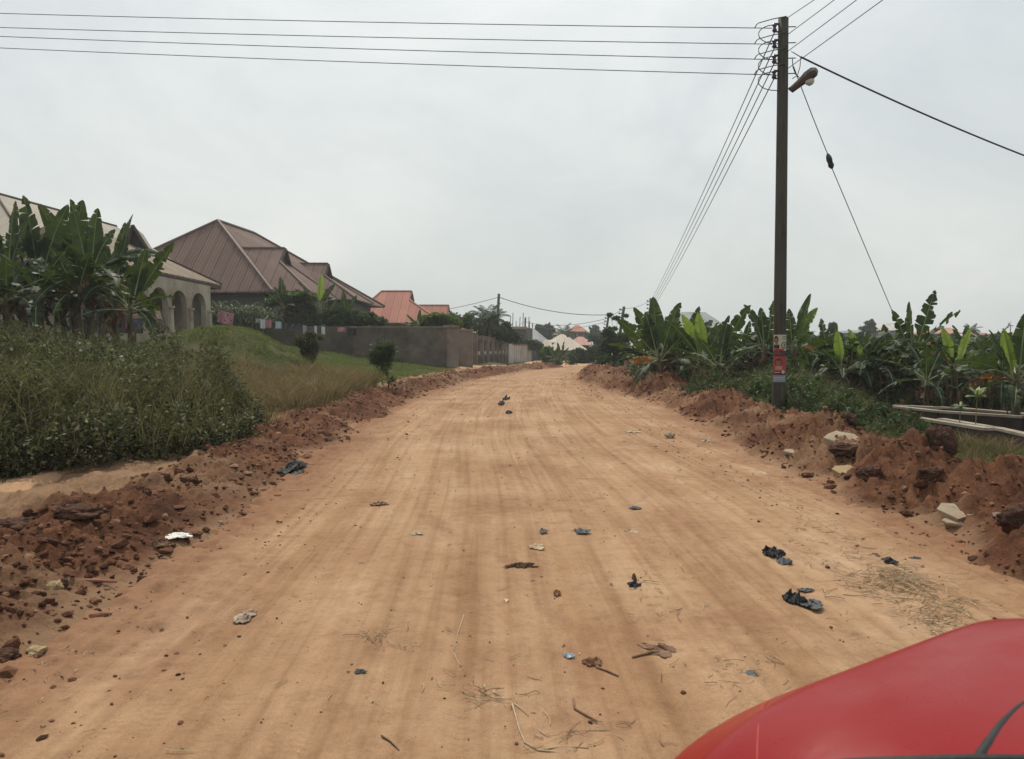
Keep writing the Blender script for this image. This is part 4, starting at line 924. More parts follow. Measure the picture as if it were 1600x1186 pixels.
# ---------------------------------------------------------------- houses
def roof_mesh(name, polys, m, parent, th=.10, fascia=None):
    """polys: (points, eave direction) each a flat roof face with its own UV so that sheet ribs run up the slope"""
    V = []; Fc = []; UV = []
    for pts, ed in polys:
        pts = [np.array(p, float) for p in pts]; ed = nrm_(np.array(ed, float)); n = nrm_(np.cross(pts[1] - pts[0], pts[2] - pts[0])); n = n if n[2] > 0 else -n
        up = np.cross(n, ed); b = len(V); k = len(pts)
        V += pts + [p - np.array([0, 0, th]) for p in pts]
        o = list(range(b, b + k)); c = np.cross(pts[1] - pts[0], pts[2] - pts[0])
        if c[2] < 0: o = o[::-1]
        Fc.append(o); Fc.append([i + k for i in o[::-1]])
        for i in range(k): Fc.append([o[i], o[i] + k, o[(i + 1) % k] + k, o[(i + 1) % k]])
        for p in pts + pts: UV.append((float(p @ ed), float(p @ up)))
    me_o = mesh_obj(name, V, Fc, m, parent); me = me_o.data; uv = me.uv_layers.new(name='UVMap')
    for l in me.loops: uv.data[l.index].uv = UV[l.vertex_index]
    return me_o
def caps(lines, m, parent, rad=.09, name='ridge_cap'):
    for a, b in lines:
        mb = MB(); mb.tube([np.array(a) + np.array([0, 0, .03]), np.array(b) + np.array([0, 0, .03])], rad, 6); mb.build(name, m, parent)
def window(parent, c, w, h, nrm, framem, name='window'):
    """window in an upright wall: centre c, width w, height h, wall normal nrm (unit, plan)"""
    n = np.array([nrm[0], nrm[1], 0.]); s = np.array([-n[1], n[0], 0.]); c = np.array(c, float)
    def rect(cc, ww, hh, off, dp):
        V = []
        for k in (off - dp, off):
            for a, b in ((-1, -1), (1, -1), (1, 1), (-1, 1)): V.append(cc + s * a * ww / 2 + np.array([0, 0, b * hh / 2]) + n * k)
        return V, [(0, 3, 2, 1), (4, 5, 6, 7), (0, 1, 5, 4), (1, 2, 6, 5), (2, 3, 7, 6), (3, 0, 4, 7)]
    mb = MB()
    for a in (-1, 1): mb.add(*rect(c + s * a * (w / 2), .08, h + .08, .05, .12)); 
    for b in (-1, 1): mb.add(*rect(c + np.array([0, 0, b * h / 2]), w - .08, .08, .048, .12))
    mb.add(*rect(c, .05, h - .08, .045, .10))
    f = mb.build(name, framem, parent); g_ = MB(); g_.add(*rect(c, w - .04, h - .04, .012, .02)); g_.build('pane', M_glass, f); return f

# brown-roofed house --------------------------------------------------------
h2 = thing('house', (-20, 58, gz(-20, 58)), 'large house with a steep brown metal roof and two gabled wings', 'house')
e0 = 5.05; A = (-29.8, 52, e0); B = (-15.2, 50, e0); C_ = (-11.3, 70, e0); D_ = (-28, 72, e0)
R1 = tuple(P(340, 345, 55.5)); R2 = tuple(P(396, 366, 61.5)); R2 = (R2[0], R2[1], R1[2])
roof_mesh('roof', [([A, B, R1], np.array(B) - A), ([B, C_, R2, R1], np.array(C_) - B), ([C_, D_, R2], np.array(D_) - C_), ([D_, A, R1, R2], np.array(A) - D_)], M_rbrown, h2)
def wing(yc, xg, xe, zr, half, xb, zi):
    """wing roof facing +x: ridge from the main roof to a small gable, hip face under it"""
    gz0 = zr - 1.05; gy = 1.05 * half / (zr - e0) * .95
    n = (xe, yc - half, e0 + .02); f = (xe, yc + half, e0 + .02); gp = (xg, yc, zr); gl = (xg, yc - gy, gz0); gr_ = (xg, yc + gy, gz0)
    bi = (xb, yc, zr); bn = (zi, yc - half, e0 + .02); bf = (zi, yc + half, e0 + .02)
    r_ = roof_mesh('wing_roof', [([bn, n, gl, gp, bi], (1, 0, 0)), ([bf, f, gr_, gp, bi], (1, 0, 0)), ([n, f, gr_, gl], (0, 1, 0))], M_rbrown, h2)
    mb = MB(); mb.add([(xg - .25, yc - gy, gz0 - .1), (xg - .25, yc + gy, gz0 - .1), (xg - .25, yc, zr - .12)], [(0, 1, 2)]); mb.add([(xg - .32, yc - gy, gz0 - .1), (xg - .32, yc + gy, gz0 - .1), (xg - .32, yc, zr - .12)], [(2, 1, 0)])
    mb.build('gable_panel', M_gable, r_)
    for a, b in ((gl, gp), (gp, gr_)):
        mb = MB(); mb.tube([np.array(a) + (.05, 0, -.04), np.array(b) + (.05, 0, -.04)], .10, 4); mb.build('barge_board', M_fascia, r_)
    caps([(bi, gp), (gl, n), (gr_, f)], M_fbrown, r_, .07)
M_gable = plain('pinkish_gable_paint', (.30, .17, .14))
wing(54.2, -15.55, -12.9, P(441, 388, 54.2)[2], 3.9, -18.6, -16.5)
wing(62.5, -14.55, -11.6, P(512, 412, 62.5)[2], 3.6, -17.2, -14.5)
caps([(A, R1), (B, R1), (R1, R2), (R2, C_), (R2, D_)], M_fbrown, h2, .11)
def wallbox(name, x0, x1, y0, y1, z0, z1, m, parent): mb = MB(); mb.box(x0, x1, y0, y1, z0, z1); return mb.build(name, m, parent)
M_tealwall = plain('grey_green_wall', (.15, .16, .145), .9)
mb = MB(); mb.add([(-28.9, 52.9, 1), (-16.0, 51.1, 1), (-12.4, 69.2, 1), (-27.2, 71.2, 1), (-28.9, 52.9, e0 - .12), (-16.0, 51.1, e0 - .12), (-12.4, 69.2, e0 - .12), (-27.2, 71.2, e0 - .12)], [(0,1,5,4),(1,2,6,5),(2,3,7,6),(3,0,4,7),(4,5,6,7)]); w2 = mb.build('wall', M_tealwall, h2)
for yc, xe, hf in ((54.2, -12.9, 3.9), (62.5, -11.6, 3.6)): wallbox('wing_wall', -15.5, xe - .7, yc - hf + .6, yc + hf - .6, .8, e0 - .14, M_tealwall, h2)
for x in (-26, -22, -18): window(h2, (x, 52.9 - (x + 28.9) * .1395, 3.3), 1.5, 1.4, (-.138, -.990), M_coping)
window(h2, (-13.6, 54.2, 3.3), 1.6, 1.4, (1, 0), M_coping); window(h2, (-12.3, 62.5, 3.3), 1.6, 1.4, (1, 0), M_coping)

# house with the arched veranda ----------------------------------------------
h1 = thing('house', (-20, 38, gz(-20, 38)), 'beige house with an arched veranda and rusting beige roof', 'house')
def arch_wall(name, x, y0, y1, z0, z1, arches, m, parent, th=.26):
    """wall in the plane x with arched openings: (yc, halfwidth, spring height, sill)"""
    mb = MB(); ys = [y0]
    N = 14; y = y0; segs = []
    for (yc, hw, sp, sill) in sorted(arches):
        segs.append(('s', y, yc - hw)); segs.append(('a', yc, hw, sp, sill)); y = yc + hw
    segs.append(('s', y, y1))
    for s_ in segs:
        if s_[0] == 's': mb.box(x - th, x, s_[1], s_[2], z0, z1)
        else:
            _, yc, hw, sp, sill = s_; V = []; Fc = []
            for k in range(N + 1):
                a = math.pi * k / N; yy_ = yc - hw * math.cos(a); zz = sp + hw * .92 * math.sin(a) ** .9
                V += [(x, yy_, zz), (x, yy_, z1), (x - th, yy_, zz), (x - th, yy_, z1)]
            for k in range(N):
                i = 4 * k; Fc += [(i, i + 4, i + 5, i + 1), (i + 2, i + 3, i + 7, i + 6), (i, i + 2, i + 6, i + 4)]
            mb.add(V, Fc)
            if sill > z0: mb.box(x - th + .002, x - .002, yc - hw, yc + hw, z0, sill)
    return mb.build(name, m, parent)
XW = -15.55; z0 = 1.75
fl = wallbox('veranda_floor', -18.9, XW + .25, 33.6, 41.0, 1.3, 2.12, M_conc, h1)
arch_wall('arched_wall', XW, 33.8, 40.75, 2.12, 4.66, [(34.85, .84, 3.40, 2.12), (36.95, .84, 3.40, 2.12), (39.25, .88, 3.40, 2.12)], M_plaster, h1)
for y in (35.9, 38.1, 40.45, 33.9):
    mb = MB(); zs = [2.12, 2.30, 2.32, 3.28, 3.30, 3.40]; rs = [.20, .20, .145, .125, .19, .19]
    mb.tube([(XW + .03, y, z) for z in zs], rs, 14); c_ = mb.build('column', M_plaster, h1, False)
mb = MB(); mb.box(-18.9, XW - .27, 40.5, 40.75, 2.12, 4.66); mb.build('end_wall', M_plaster, h1)
mb = MB(); mb.box(-19.1, -18.9, 33.8, 42.0, 2.12, 4.7); bw = mb.build('inner_wall', M_plasterin, h1)
mb = MB(); mb.box(-18.9, -18.86, 36.6, 37.6, 2.14, 4.2); mb.build('door', M_dark, h1)
mb = MB(); mb.box(-18.9, XW - .27, 33.8, 40.7, 4.60, 4.66); mb.build('ceiling', M_plasterin, h1)
window(h1, (-18.9, 39.2, 3.4), 1.2, 1.2, (1, 0), M_coping); window(h1, (-18.9, 35.2, 3.4), 1.1, 1.2, (1, 0), M_coping)
mb = MB(); mb.box(XW + .26, XW + .75, 36.0, 37.2, 1.4, 1.98); mb.box(XW + .26, XW + .55, 39.6, 40.6, 1.5, 2.10); mb.build('veranda_step', M_conc, h1)
# portico roof: eave along x = -15, tip at the far right
T = tuple(P(346, 445, 42.9)); E0 = (T[0] + .1, 32.4, T[2]); U1 = tuple(P(203, 378, 40.0)); U0 = (U1[0], 33.5, U1[2]); K1 = (-22.5, 43.0, T[2]); K0 = (-22.5, 32.0, T[2])
roof_mesh('veranda_roof', [([E0, T, U1, U0], (0, 1, 0)), ([T, K1, U1], (1, 0, 0)), ([K0, E0, U0], (1, 0, 0)), ([K0, U0, U1, K1], (0, 1, 0))], M_rbeige, h1, .08)
mb = MB(); mb.slab((E0[0] - .02, E0[1]), (T[0] - .02, T[1]), .03, T[2] - .26, T[2] - .09); mb.slab((T[0] - .05, T[1] - .03), (K1[0], K1[1] - .03), .03, T[2] - .26, T[2] - .09); mb.build('fascia', M_fascia, h1)
caps([(U1, T)], M_rbeige, h1, .06)
# main roof behind
RZ = 9.55; M0 = (-27.0, 41.5, RZ); M1 = tuple(P(182, 354, 52)); M1 = (M1[0], M1[1], M1[2]); ME0 = (-20.8, 34.5, 5.6); ME1 = (-20.6, 54, 5.9); MW0 = (-36, 34.5, 5.2); MW1 = (-36, 56, 5.2)
roof_mesh('roof', [([ME0, ME1, M1, M0], np.array(ME1) - ME0), ([ME0, M0, MW0], (1, 0, 0)), ([MW0, M0, M1, MW1], (0, 1, 0)), ([ME1, MW1, M1], (1, 0, 0))], M_rcream, h1, .10)
caps([(M0, M1), (ME0, M0)], M_fascia, h1, .07)
mb = MB(); mb.box(-35.4, -20.9, 36, 54, 1.2, 5.1); mb.build('main_wall', M_plaster, h1)
# small dark gable over the veranda roof
g0, g1, g2 = P(196, 392, 39.2), P(232, 392, 39.2), P(207, 352, 39.2); bk = np.array([-1.2, 4.0, 0]) * .8
roof_mesh('gable_roof', [([g2, g1, g1 + bk, g2 + bk], (-.3, 1, 0)), ([g2, g0, g0 + bk, g2 + bk], (-.3, 1, 0))], M_rcream, h1, .06)
mb = MB(); q = np.array([.0, .12, -.05]); mb.add([g0 + q, g1 + q, g2 + q], [(0, 1, 2)]); mb.add([g0 + q * 1.5, g1 + q * 1.5, g2 + q * 1.5], [(2, 1, 0)]); mb.build('gable_panel', M_dark, h1)
for a, b in ((g0, g2), (g2, g1)): mb = MB(); mb.tube([a, b], .09, 4); mb.build('barge_board', M_fascia, h1)

# generic hipped house -------------------------------------------------------
def hip_house(label, x0, x1, y0, y1, ze, zr, rx0, rx1, m_roof, m_wall, z0, ov=.5, axis='x', dutch=False, wins=(), th=.1, group=None, capm=None):
    t = thing('house', ((x0 + x1) / 2, (y0 + y1) / 2, z0), label, 'house', group)
    a, b, c, d = (x0 - ov, y0 - ov, ze), (x1 + ov, y0 - ov, ze), (x1 + ov, y1 + ov, ze), (x0 - ov, y1 + ov, ze)
    if axis == 'x':
        ym = (y0 + y1) / 2; r0, r1 = (rx0, ym, zr), (rx1, ym, zr)
        if not dutch: polys = [([a, b, r1, r0], (1, 0, 0)), ([c, d, r0, r1], (1, 0, 0)), ([b, c, r1], (0, 1, 0)), ([d, a, r0], (0, 1, 0))]
        else:
            f = .30; p1 = tuple(np.array(r1) + (np.array(b) - r1) * f); p2 = tuple(np.array(r1) + (np.array(c) - r1) * f); xg = p1[0]; r1 = (xg, ym, zr)
            polys = [([a, b, p1, r1, r0], (1, 0, 0)), ([c, d, r0, r1, p2], (1, 0, 0)), ([b, c, p2, p1], (0, 1, 0)), ([d, a, r0], (0, 1, 0))]
            mb = MB(); mb.add([(xg - .15, p1[1], p1[2] - .05), (xg - .15, p2[1], p2[2] - .05), (xg - .15, ym, zr - .08)], [(0, 1, 2)]); mb.build('gable_panel', M_coping, t)
            for q in (p1, p2): mb = MB(); mb.tube([q, r1], .08, 4); mb.build('barge_board', M_rust, t)
    else:
        xm = (x0 + x1) / 2; r0, r1 = (xm, rx0, zr), (xm, rx1, zr)
        polys = [([a, b, r0], (1, 0, 0)), ([b, c, r1, r0], (0, 1, 0)), ([c, d, r1], (1, 0, 0)), ([d, a, r0, r1], (0, 1, 0))]
    roof_mesh('roof', polys, m_roof, t, th)
    if capm: caps([(r0, r1), (a, r0), (b, p1 if dutch else (r1 if axis == 'x' else r0))], capm, t, .08)
    wallbox('wall', x0, x1, y0, y1, z0 - .3, ze - th - .01, m_wall, t)
    for (wx, wz, ww, wh) in wins: window(t, (wx, y0, wz), ww, wh, (0, -1), M_coping)
    return t
M_rust = plain('rust_red_trim', (.16, .07, .05)); M_rcap = plain('pale_orange_cap', (.36, .19, .14))
def X_(px, d): return P(px, 540, d)[0]
def Z_(py, d): return P(800, py, d)[2]
hip_house('orange-roofed house beyond the wall with a white gable tip', X_(548, 71), X_(682, 71), 71.5, 81, Z_(504, 71), Z_(455, 76), X_(596, 76), X_(620, 76), M_rorange, M_plasterin, 1.0, .5, dutch=True, wins=[(X_(600, 71), 2.8, 1.3, 1.1), (X_(650, 71), 2.8, 1.3, 1.1)], capm=M_rcap)
hip_house('smaller orange-roofed house right of the first, reaching the pillars', X_(640, 84), X_(732, 84), 84.5, 92, Z_(517, 84), Z_(477, 88), X_(652, 88), X_(684, 88), M_rorange, M_plasterin, .6, .4, dutch=True, wins=[(X_(700, 84), 2.1, 1.2, 1.0)], capm=M_rcap)
hip_house('small tan-roofed building between the pillar fence and the coconut palm', X_(728, 76), X_(754, 76), 76.5, 81, Z_(520, 76), Z_(503, 78), X_(738, 78), X_(748, 78), M_rbeige, M_plasterin, .3, .3, wins=[(X_(740, 76), Z_(526, 76), .8, .8)])
hip_house('pale hipped-roof house at the end of the road', X_(866, 92), X_(912, 92), 92.5, 100, Z_(546, 92), Z_(527, 96), X_(879, 96), X_(889, 96), M_rwhite, M_dwall, -2, .5, wins=[(X_(878, 92), -.1, 1.0, 1.0), (X_(898, 92), -.1, 1.0, 1.0)]) if False else None
M_dwall = plain('dark_grey_wall', (.11, .115, .12), .9)  # even dark grey wall colour for the far houses
hip_house('pale hipped-roof house at the end of the road', X_(864, 92), X_(914, 92), 92.5, 100, Z_(547, 92), Z_(527, 96), X_(878, 96), X_(890, 96), M_rwhite, M_dwall, -2.2, .4, wins=[(X_(878, 92), -.2, 1.0, 1.0), (X_(898, 92), -.2, 1.0, 1.0)])
hip_house('low pale-roofed annexe at the left of the pale hipped house', X_(848, 95), X_(862, 95), 95.5, 103, Z_(546, 95), Z_(531, 99), X_(850, 99), X_(860, 99), M_rwhite, M_dwall, -2.2, .3)
hip_house('pale house whose roof shows behind the pale hipped one', X_(862, 110), X_(890, 110), 110.5, 118, Z_(535, 110), Z_(522, 114), X_(876, 114), X_(881, 114), M_rwhite, M_dwall, -2.4, .4)
hip_house('house with a faded red hipped roof right of the pale roofs', X_(896, 108), X_(921, 108), 108.5, 116, Z_(539, 108), Z_(526, 112), X_(903, 112), X_(911, 112), M_rpink, M_plasterin, -2.4, .4, wins=[(X_(915, 108), Z_(545, 108), 1, 1)])
hip_house('two-storey grey house with a small bright red roof on the skyline', X_(891, 140), X_(915, 140), 140.5, 149, Z_(518, 140), Z_(508, 145), X_(899, 145), X_(905, 145), M_rorange, M_dwall, -2.4, .4, wins=[(X_(897, 140), Z_(524, 140), 1, 1), (X_(908, 140), Z_(524, 140), 1, 1), (X_(897, 140), Z_(533, 140), 1, 1)])
hip_house('tiny beige-roofed house left of the far palm', X_(868, 135), X_(876, 135), 135.5, 141, Z_(523, 135), Z_(516, 138), X_(870, 138), X_(873, 138), M_rbeige, M_plaster, -2.2, .3)
hip_house('house with a big grey roof behind the unfinished block building', X_(828, 112), X_(866, 112), 112.5, 126, Z_(543, 112), Z_(513, 119), X_(830, 119), X_(834, 119), M_rgrey, M_dwall, -2.4, .4)
hip_house('house with a grey roof rising above the banana plants left of the pole', X_(1052, 75), X_(1128, 75), 75.5, 86, Z_(512, 75), Z_(487, 80), X_(1066, 80), X_(1104, 80), M_rgrey, M_plaster, -.3, .6, wins=[(X_(1070, 75), 2.0, 1.2, 1.1)])
hip_house('house with a gleaming white roof behind the far umbrella tree', X_(1372, 150), X_(1412, 150), 150.5, 160, Z_(516, 150), Z_(505, 155), X_(1385, 155), X_(1398, 155), M_rwhite2 if False else M_white, M_plasterin, 0, .5, wins=[(X_(1390, 150), Z_(520, 150), 1.2, 1)])
GR = 'low houses with pinkish roofs on the right skyline'
hip_house('pink-roofed house on the skyline right of the tattered banana plant', X_(1462, 130), X_(1500, 130), 130.5, 140, Z_(521, 130), Z_(512, 135), X_(1474, 135), X_(1486, 135), M_rpink, M_plasterin, 0, .5, wins=[(X_(1475, 130), Z_(527, 130), 1.1, 1), (X_(1490, 130), Z_(527, 130), 1.1, 1)], group=GR)
hip_house('wide salmon-roofed house above the bright banana leaves', X_(1524, 120), X_(1548, 120), 120.5, 130, Z_(529, 120), Z_(520, 125), X_(1530, 125), X_(1542, 125), M_rorange, M_plaster, 0, .5, group=GR)
hip_house('farthest right house with a long flat salmon roof', X_(1555, 140), X_(1596, 140), 140.5, 150, Z_(526, 140), Z_(520, 145), X_(1562, 145), X_(1590, 145), M_rorange, M_dwall, 0, .5, wins=[(X_(1575, 140), Z_(532, 140), 1.1, 1)], group=GR)
hip_house('low grey-roofed house on the skyline left of the umbrella tree', X_(1318, 140), X_(1350, 140), 140.5, 150, Z_(520, 140), Z_(516, 145), X_(1325, 145), X_(1345, 145), M_rgrey, M_plasterin, 0, .5)
# unfinished block building
ub = thing('unfinished_building', (X_(812, 95), 98, -2.3), 'unfinished grey block building with empty windows and bare rods on top', 'building')
xa, xb, xc = X_(788, 95), X_(822, 95), X_(832, 104); zt = Z_(511, 95)
mb = MB(); mb.add([(xa, 95, -2.6), (xb, 95, -2.6), (xc, 104, -2.6), (xa, 104, -2.6), (xa, 95, zt), (xb, 95, zt), (xc, 104, zt), (xa, 104, zt)], [(0,1,5,4),(1,2,6,5),(2,3,7,6),(3,0,4,7),(4,5,6,7)]); mb.build('wall', M_block, ub)
mb = MB(); mb.box(xa - .1, xb + .1, 94.85, 95.0, zt - .25, zt + .05); mb.build('roof_slab', M_conc, ub)
for px, w in ((798, 1.1), (811, 1.1), (806, .5)):
    for zz in (zt - 1.5, zt - 4.2): mb = MB(); x = X_(px, 95); mb.box(x - w / 2, x + w / 2, 94.97, 94.99, zz - .6, zz + .6); mb.build('window_opening', M_dark, ub)
for i, px in enumerate((793, 797, 801, 806, 812, 817, 821, 826)):
    mb = MB(); x = X_(px, 97); mb.tube([(x, 97, zt), (x + .05, 97, zt + (.8 + .5 * (i % 3)))], .045, 5); mb.build('rod', M_iron, ub)

# ---------------------------------------------------------------- walls and fences
def groundline(x, y): return gz(x, y) - .25
bwall = thing('block_wall', (-9, 45, .6), 'long bare cement block wall in front of the brown-roofed house', 'wall')
mb = MB(); a, b = P(552, 514, 45.0), P(697, 515, 45.0); zt = 2.62
for k in range(1): mb.slab((a[0], 45), (b[0], 45), .2, -.2, zt)
mb.build('right_section', M_block, bwall)
mb = MB(); a2 = P(338, 505, 46.2); mb.slab((a2[0], 46.2), (a[0] + .3, 45.6), .2, 0, 2.72); mb.build('left_section', M_block, bwall)
mb = MB(); mb.slab((a[0] - .15, 45), (b[0], 45), .26, zt + .002, zt + .07); mb.build('coping', M_render, bwall)
# gate pillars and pillared fence down to the white wall
fence = thing('pillar_fence', (-2, 58, .2), 'brown rendered pillar fence running along the road', 'fence')
def fp(px, ptop, pbot, d): x = X_(px, d); return x, d, Z_(ptop, d)
L0 = np.array([X_(727, 47.5), 47.5]); L1 = np.array([X_(791, 75), 75.0])
def fpos(t): return L0 + (L1 - L0) * t
dirf = nrm_(np.append(L1 - L0, 0))[:2]
def pillar(c, w, dpt, z0, z1, m, cap=.0):
    mb = MB(); a = c - dirf * w / 2; b = c + dirf * w / 2; mb.slab(a, b, dpt, z0, z1)
    if cap: mb.slab(a - dirf * cap, b + dirf * cap, dpt + 2 * cap, z1 + .002, z1 + .12)
    return mb.build('pillar', m, fence)
px_t = [0]; 
c0 = np.array([X_(706, 45.4), 45.3])
mb = MB(); mb.slab(c0 - (.38, 0), c0 + (.36, 0), .55, -.2, 2.62); mb.slab(c0 - (.44, 0), c0 + (.42, 0), .66, 2.622, 2.78); mb.build('gate_pillar', M_render, fence)
c1 = np.array([X_(728, 47.8), 47.6]); mb = MB(); mb.slab(c1 - (.42, 0), c1 + (.42, 0), .5, -.2, 2.46); mb.slab(c1 - (.47, 0), c1 + (.47, 0), .6, 2.462, 2.58); mb.build('gate_pillar', M_render, fence)
# stations chosen where the photo shows pillars
def t_for_px(px):
    lo, hi = 0., 1.
    for _ in range(40):
        m_ = (lo + hi) / 2; p = fpos(m_); q = 800 + p[0] / p[1] * F * 1.0
        if q < px: lo = m_
        else: hi = m_
    return lo
pp = [741, 751, 760, 768.5, 776, 782, 787, 791]; pt = [t_for_px(p) for p in pp]
for i, t in enumerate(pt):
    c = fpos(t); pillar(c, .34, .42, -.3, 2.25 - .25 * t, M_render, .03)
    if i:
        p = fpos(pt[i - 1]); a = p + dirf * .17; b = c - dirf * .17
        mb = MB(); mb.slab(a, b, .14, -.3, .85 - .1 * t); mb.build('panel', M_panel, fence)
        mb = MB(); mid = (a + b) / 2; mb.slab(mid - dirf * .35, mid + dirf * .35, .28, 1.0 - .1 * t, 1.22 - .1 * t); mb.build('block', M_coping, fence)
        mb = MB(); mb.slab(a, b, .12, 1.95 - .25 * t, 2.1 - .25 * t)
        n = 4
        for k in range(1, n): q = a + (b - a) * k / n; mb.slab(q - dirf * .04, q + dirf * .04, .05, .85 - .1 * t, 1.95 - .25 * t)
        mb.build('railing', M_panel, fence)
ww = thing('painted_wall', (X_(810, 80), 80, 0), 'dusty white painted wall with red-brown coping after the pillars', 'wall')
W0 = np.array([X_(793, 75.5), 75.5]); W1 = np.array([X_(829, 88), 88.0]); dw = nrm_(np.append(W1 - W0, 0))[:2]
mb = MB(); mb.slab(W0, W0 + dw * 2.2, .3, -.4, Z_(533, 76)); mb.build('end_pier', M_white, ww)
mb = MB(); mb.slab(W0 + dw * 2.2, W1, .2, -.4, Z_(540, 80)); mb.build('wall_panel', M_white, ww)
mb = MB(); mb.slab(W0 + dw * 2.2, W1, .3, Z_(540, 80) + .002, Z_(538.4, 80) + .02); mb.build('coping', M_redcope, ww)
Lw = np.linalg.norm(W1 - W0)
for k in range(9): q = W0 + dw * (2.9 + k * (Lw - 3.4) / 8); mb = MB(); mb.slab(q - dw * .09, q + dw * .09, .30, -.4, Z_(541, 80)); mb.build('rib', M_white, ww)
bf = thing('board_fence', (X_(840, 92), 92, -.1), 'dark brown board fence beyond the white wall', 'fence')
F0 = W1 + dw * .3; F1 = np.array([X_(851, 104), 104.0]); df = nrm_(np.append(F1 - F0, 0))[:2]; LF = np.linalg.norm(F1 - F0)
mb = MB(); mb.slab(F0, F1, .05, -.8, Z_(543, 92)); mb.build('boards', M_panel, bf)
for k in range(8): q = F0 + df * (.1 + k * LF / 8); mb = MB(); mb.slab(q, q + df * .25, .22, -.8, Z_(541.5, 92)); mb.build('post', M_render, bf)

# concrete foundation on the right
fd = thing('concrete_foundation', (9.5, 15, -.35), 'low concrete foundation walls of an unbuilt house on the right', 'foundation')
def fwall(pts, w, name='foundation_wall'):
    mb = MB(); 
    for i in range(len(pts) - 1):
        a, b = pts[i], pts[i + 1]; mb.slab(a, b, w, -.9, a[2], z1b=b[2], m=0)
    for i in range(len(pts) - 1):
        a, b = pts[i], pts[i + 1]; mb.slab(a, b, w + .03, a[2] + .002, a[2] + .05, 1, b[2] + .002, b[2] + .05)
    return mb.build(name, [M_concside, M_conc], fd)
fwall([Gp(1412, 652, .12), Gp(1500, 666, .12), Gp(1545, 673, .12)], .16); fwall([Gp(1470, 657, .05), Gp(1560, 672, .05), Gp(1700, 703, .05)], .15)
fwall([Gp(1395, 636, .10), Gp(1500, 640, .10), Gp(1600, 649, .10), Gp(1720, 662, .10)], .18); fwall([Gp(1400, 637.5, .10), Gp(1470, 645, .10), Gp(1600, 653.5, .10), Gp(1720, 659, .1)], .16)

# ---------------------------------------------------------------- poles and wires
def wire(a, b, sag, rad, label, group=None, m=None, n=24, name='power_line', parent=None):
    a = np.array(a, float); b = np.array(b, float); t = np.linspace(0, 1, n)[:, None]; p = a + (b - a) * t; p[:, 2:] -= sag * 4 * t * (1 - t)
    mb = MB(); mb.tube(p, rad, 5); 
    if parent is not None: return mb.build(name, m or M_wire, parent)
    o = mb.build(name, m or M_wire, None, True, loc=a); return tag(o, label, 'cable', group)
PD = 17.0; pb = P(1217, 640, PD); ptop = P(1224, 29, PD); pz = gz(pb[0], PD)
pole = thing('utility_pole', (pb[0], PD, pz), 'tall weathered wooden utility pole with posters at eye height', 'utility pole')
def pole_at(z): t = (z - pb[2]) / (ptop[2] - pb[2]); return pb + (ptop - pb) * t
mb = MB(); zs = np.linspace(pz - .5, ptop[2], 14); mb.tube([pole_at(z) for z in zs], np.interp(zs, [0, 8.6], [.140, .105]) * (1 + .012 * rng.rand(14)), 20)
mb.build('shaft', M_pole, pole, True)
zi = [P(1200, y, PD)[2] for y in (44, 69, 93, 117)]
GM = 'overhead lines running left from the pole'; GUs = 'overhead lines passing up and right over the camera'; GD = 'overhead lines running down to the next pole'
ordn = ['top', 'second', 'third', 'lowest']
for k, z in enumerate(zi):
    c = pole_at(z)
    # shackle insulator in a small strap, with its through bolt
    mb = MB(); ix = c[0] - .19; mb.tube([(ix, PD - .02, z - .075), (ix, PD - .02, z - .045), (ix, PD - .02, z - .02), (ix, PD - .02, z + .02), (ix, PD - .02, z + .045), (ix, PD - .02, z + .075)], [.045, .052, .032, .032, .052, .045], 10); ins = mb.build('insulator', M_ins, pole, True)
    mb = MB(); mb.box(ix - .02, c[0] - .09, PD - .05, PD + .01, z + .078, z + .090); mb.box(ix - .02, c[0] - .09, PD - .05, PD + .01, z - .090, z - .078); mb.tube([(ix, PD - .02, z - .1), (ix, PD - .02, z + .1)], .010, 5); mb.build('strap', M_iron, ins)
    mb = MB(); mb.tube([(c[0] - .10, PD, z + .02), (c[0] + .27, PD, z + .03)], .012, 5); mb.build('bolt', M_iron, pole)
    # jumper loop
    a = np.array([ix, PD - .04, z + .02]); pts = [(ix - .42, PD, z + .0), (ix - .36, PD, z + .10), (ix - .05, PD - .05, z + .17), (c[0] + .02, PD - .14, z + .19)]
    tt = np.linspace(0, 1, 4); q = np.linspace(0, 1, 12); pts = np.array(pts); sm = np.stack([np.interp(q, tt, pts[:, a_]) for a_ in range(3)], 1); mb = MB(); mb.tube(sm, .011, 5)
    th = np.linspace(0, math.pi, 14); lp = np.stack([c[0] - .10 - .44 * np.sin(th) ** .8, PD - .06 + 0 * th, z + .10 - .19 + .20 * np.cos(th) - .06], 1); mb.tube(lp, .010, 5); mb.build('jumper_wire', M_wire, pole, True)
    e = P(0, (15, 37, 51, 69)[k], 20.5); d_ = e - np.array([ix, PD, z]); far_ = np.array([ix, PD, z]) + d_ * 1.6
    wire((ix - .04, PD, z), far_, .10, .009, ordn[k] + ' of the four lines running left from the pole', GM, n=30)
    s_ = np.array([c[0] + .05, PD - .12, z + (.17, .15, .12, .08)[k]]); q_ = P((1270, 1301, 1335, 1375)[k], 0, (15.4, 14.8, 14.1, 13.4)[k]); d_ = q_ - s_
    wire(s_, s_ + d_ * 12 * (1, .72, .52, .43)[k], .05, .008, ordn[k] + ' of the four lines rising to the right of the pole', GUs, n=20)
    # down to the next pole along the road
    e = P(1017, 470 + 5.5 * k, 70); wire((c[0] - .16, PD + .05, z - .05), e, .25, .012, ordn[k] + ' of the four lines sloping down to the next pole', GD, n=30)
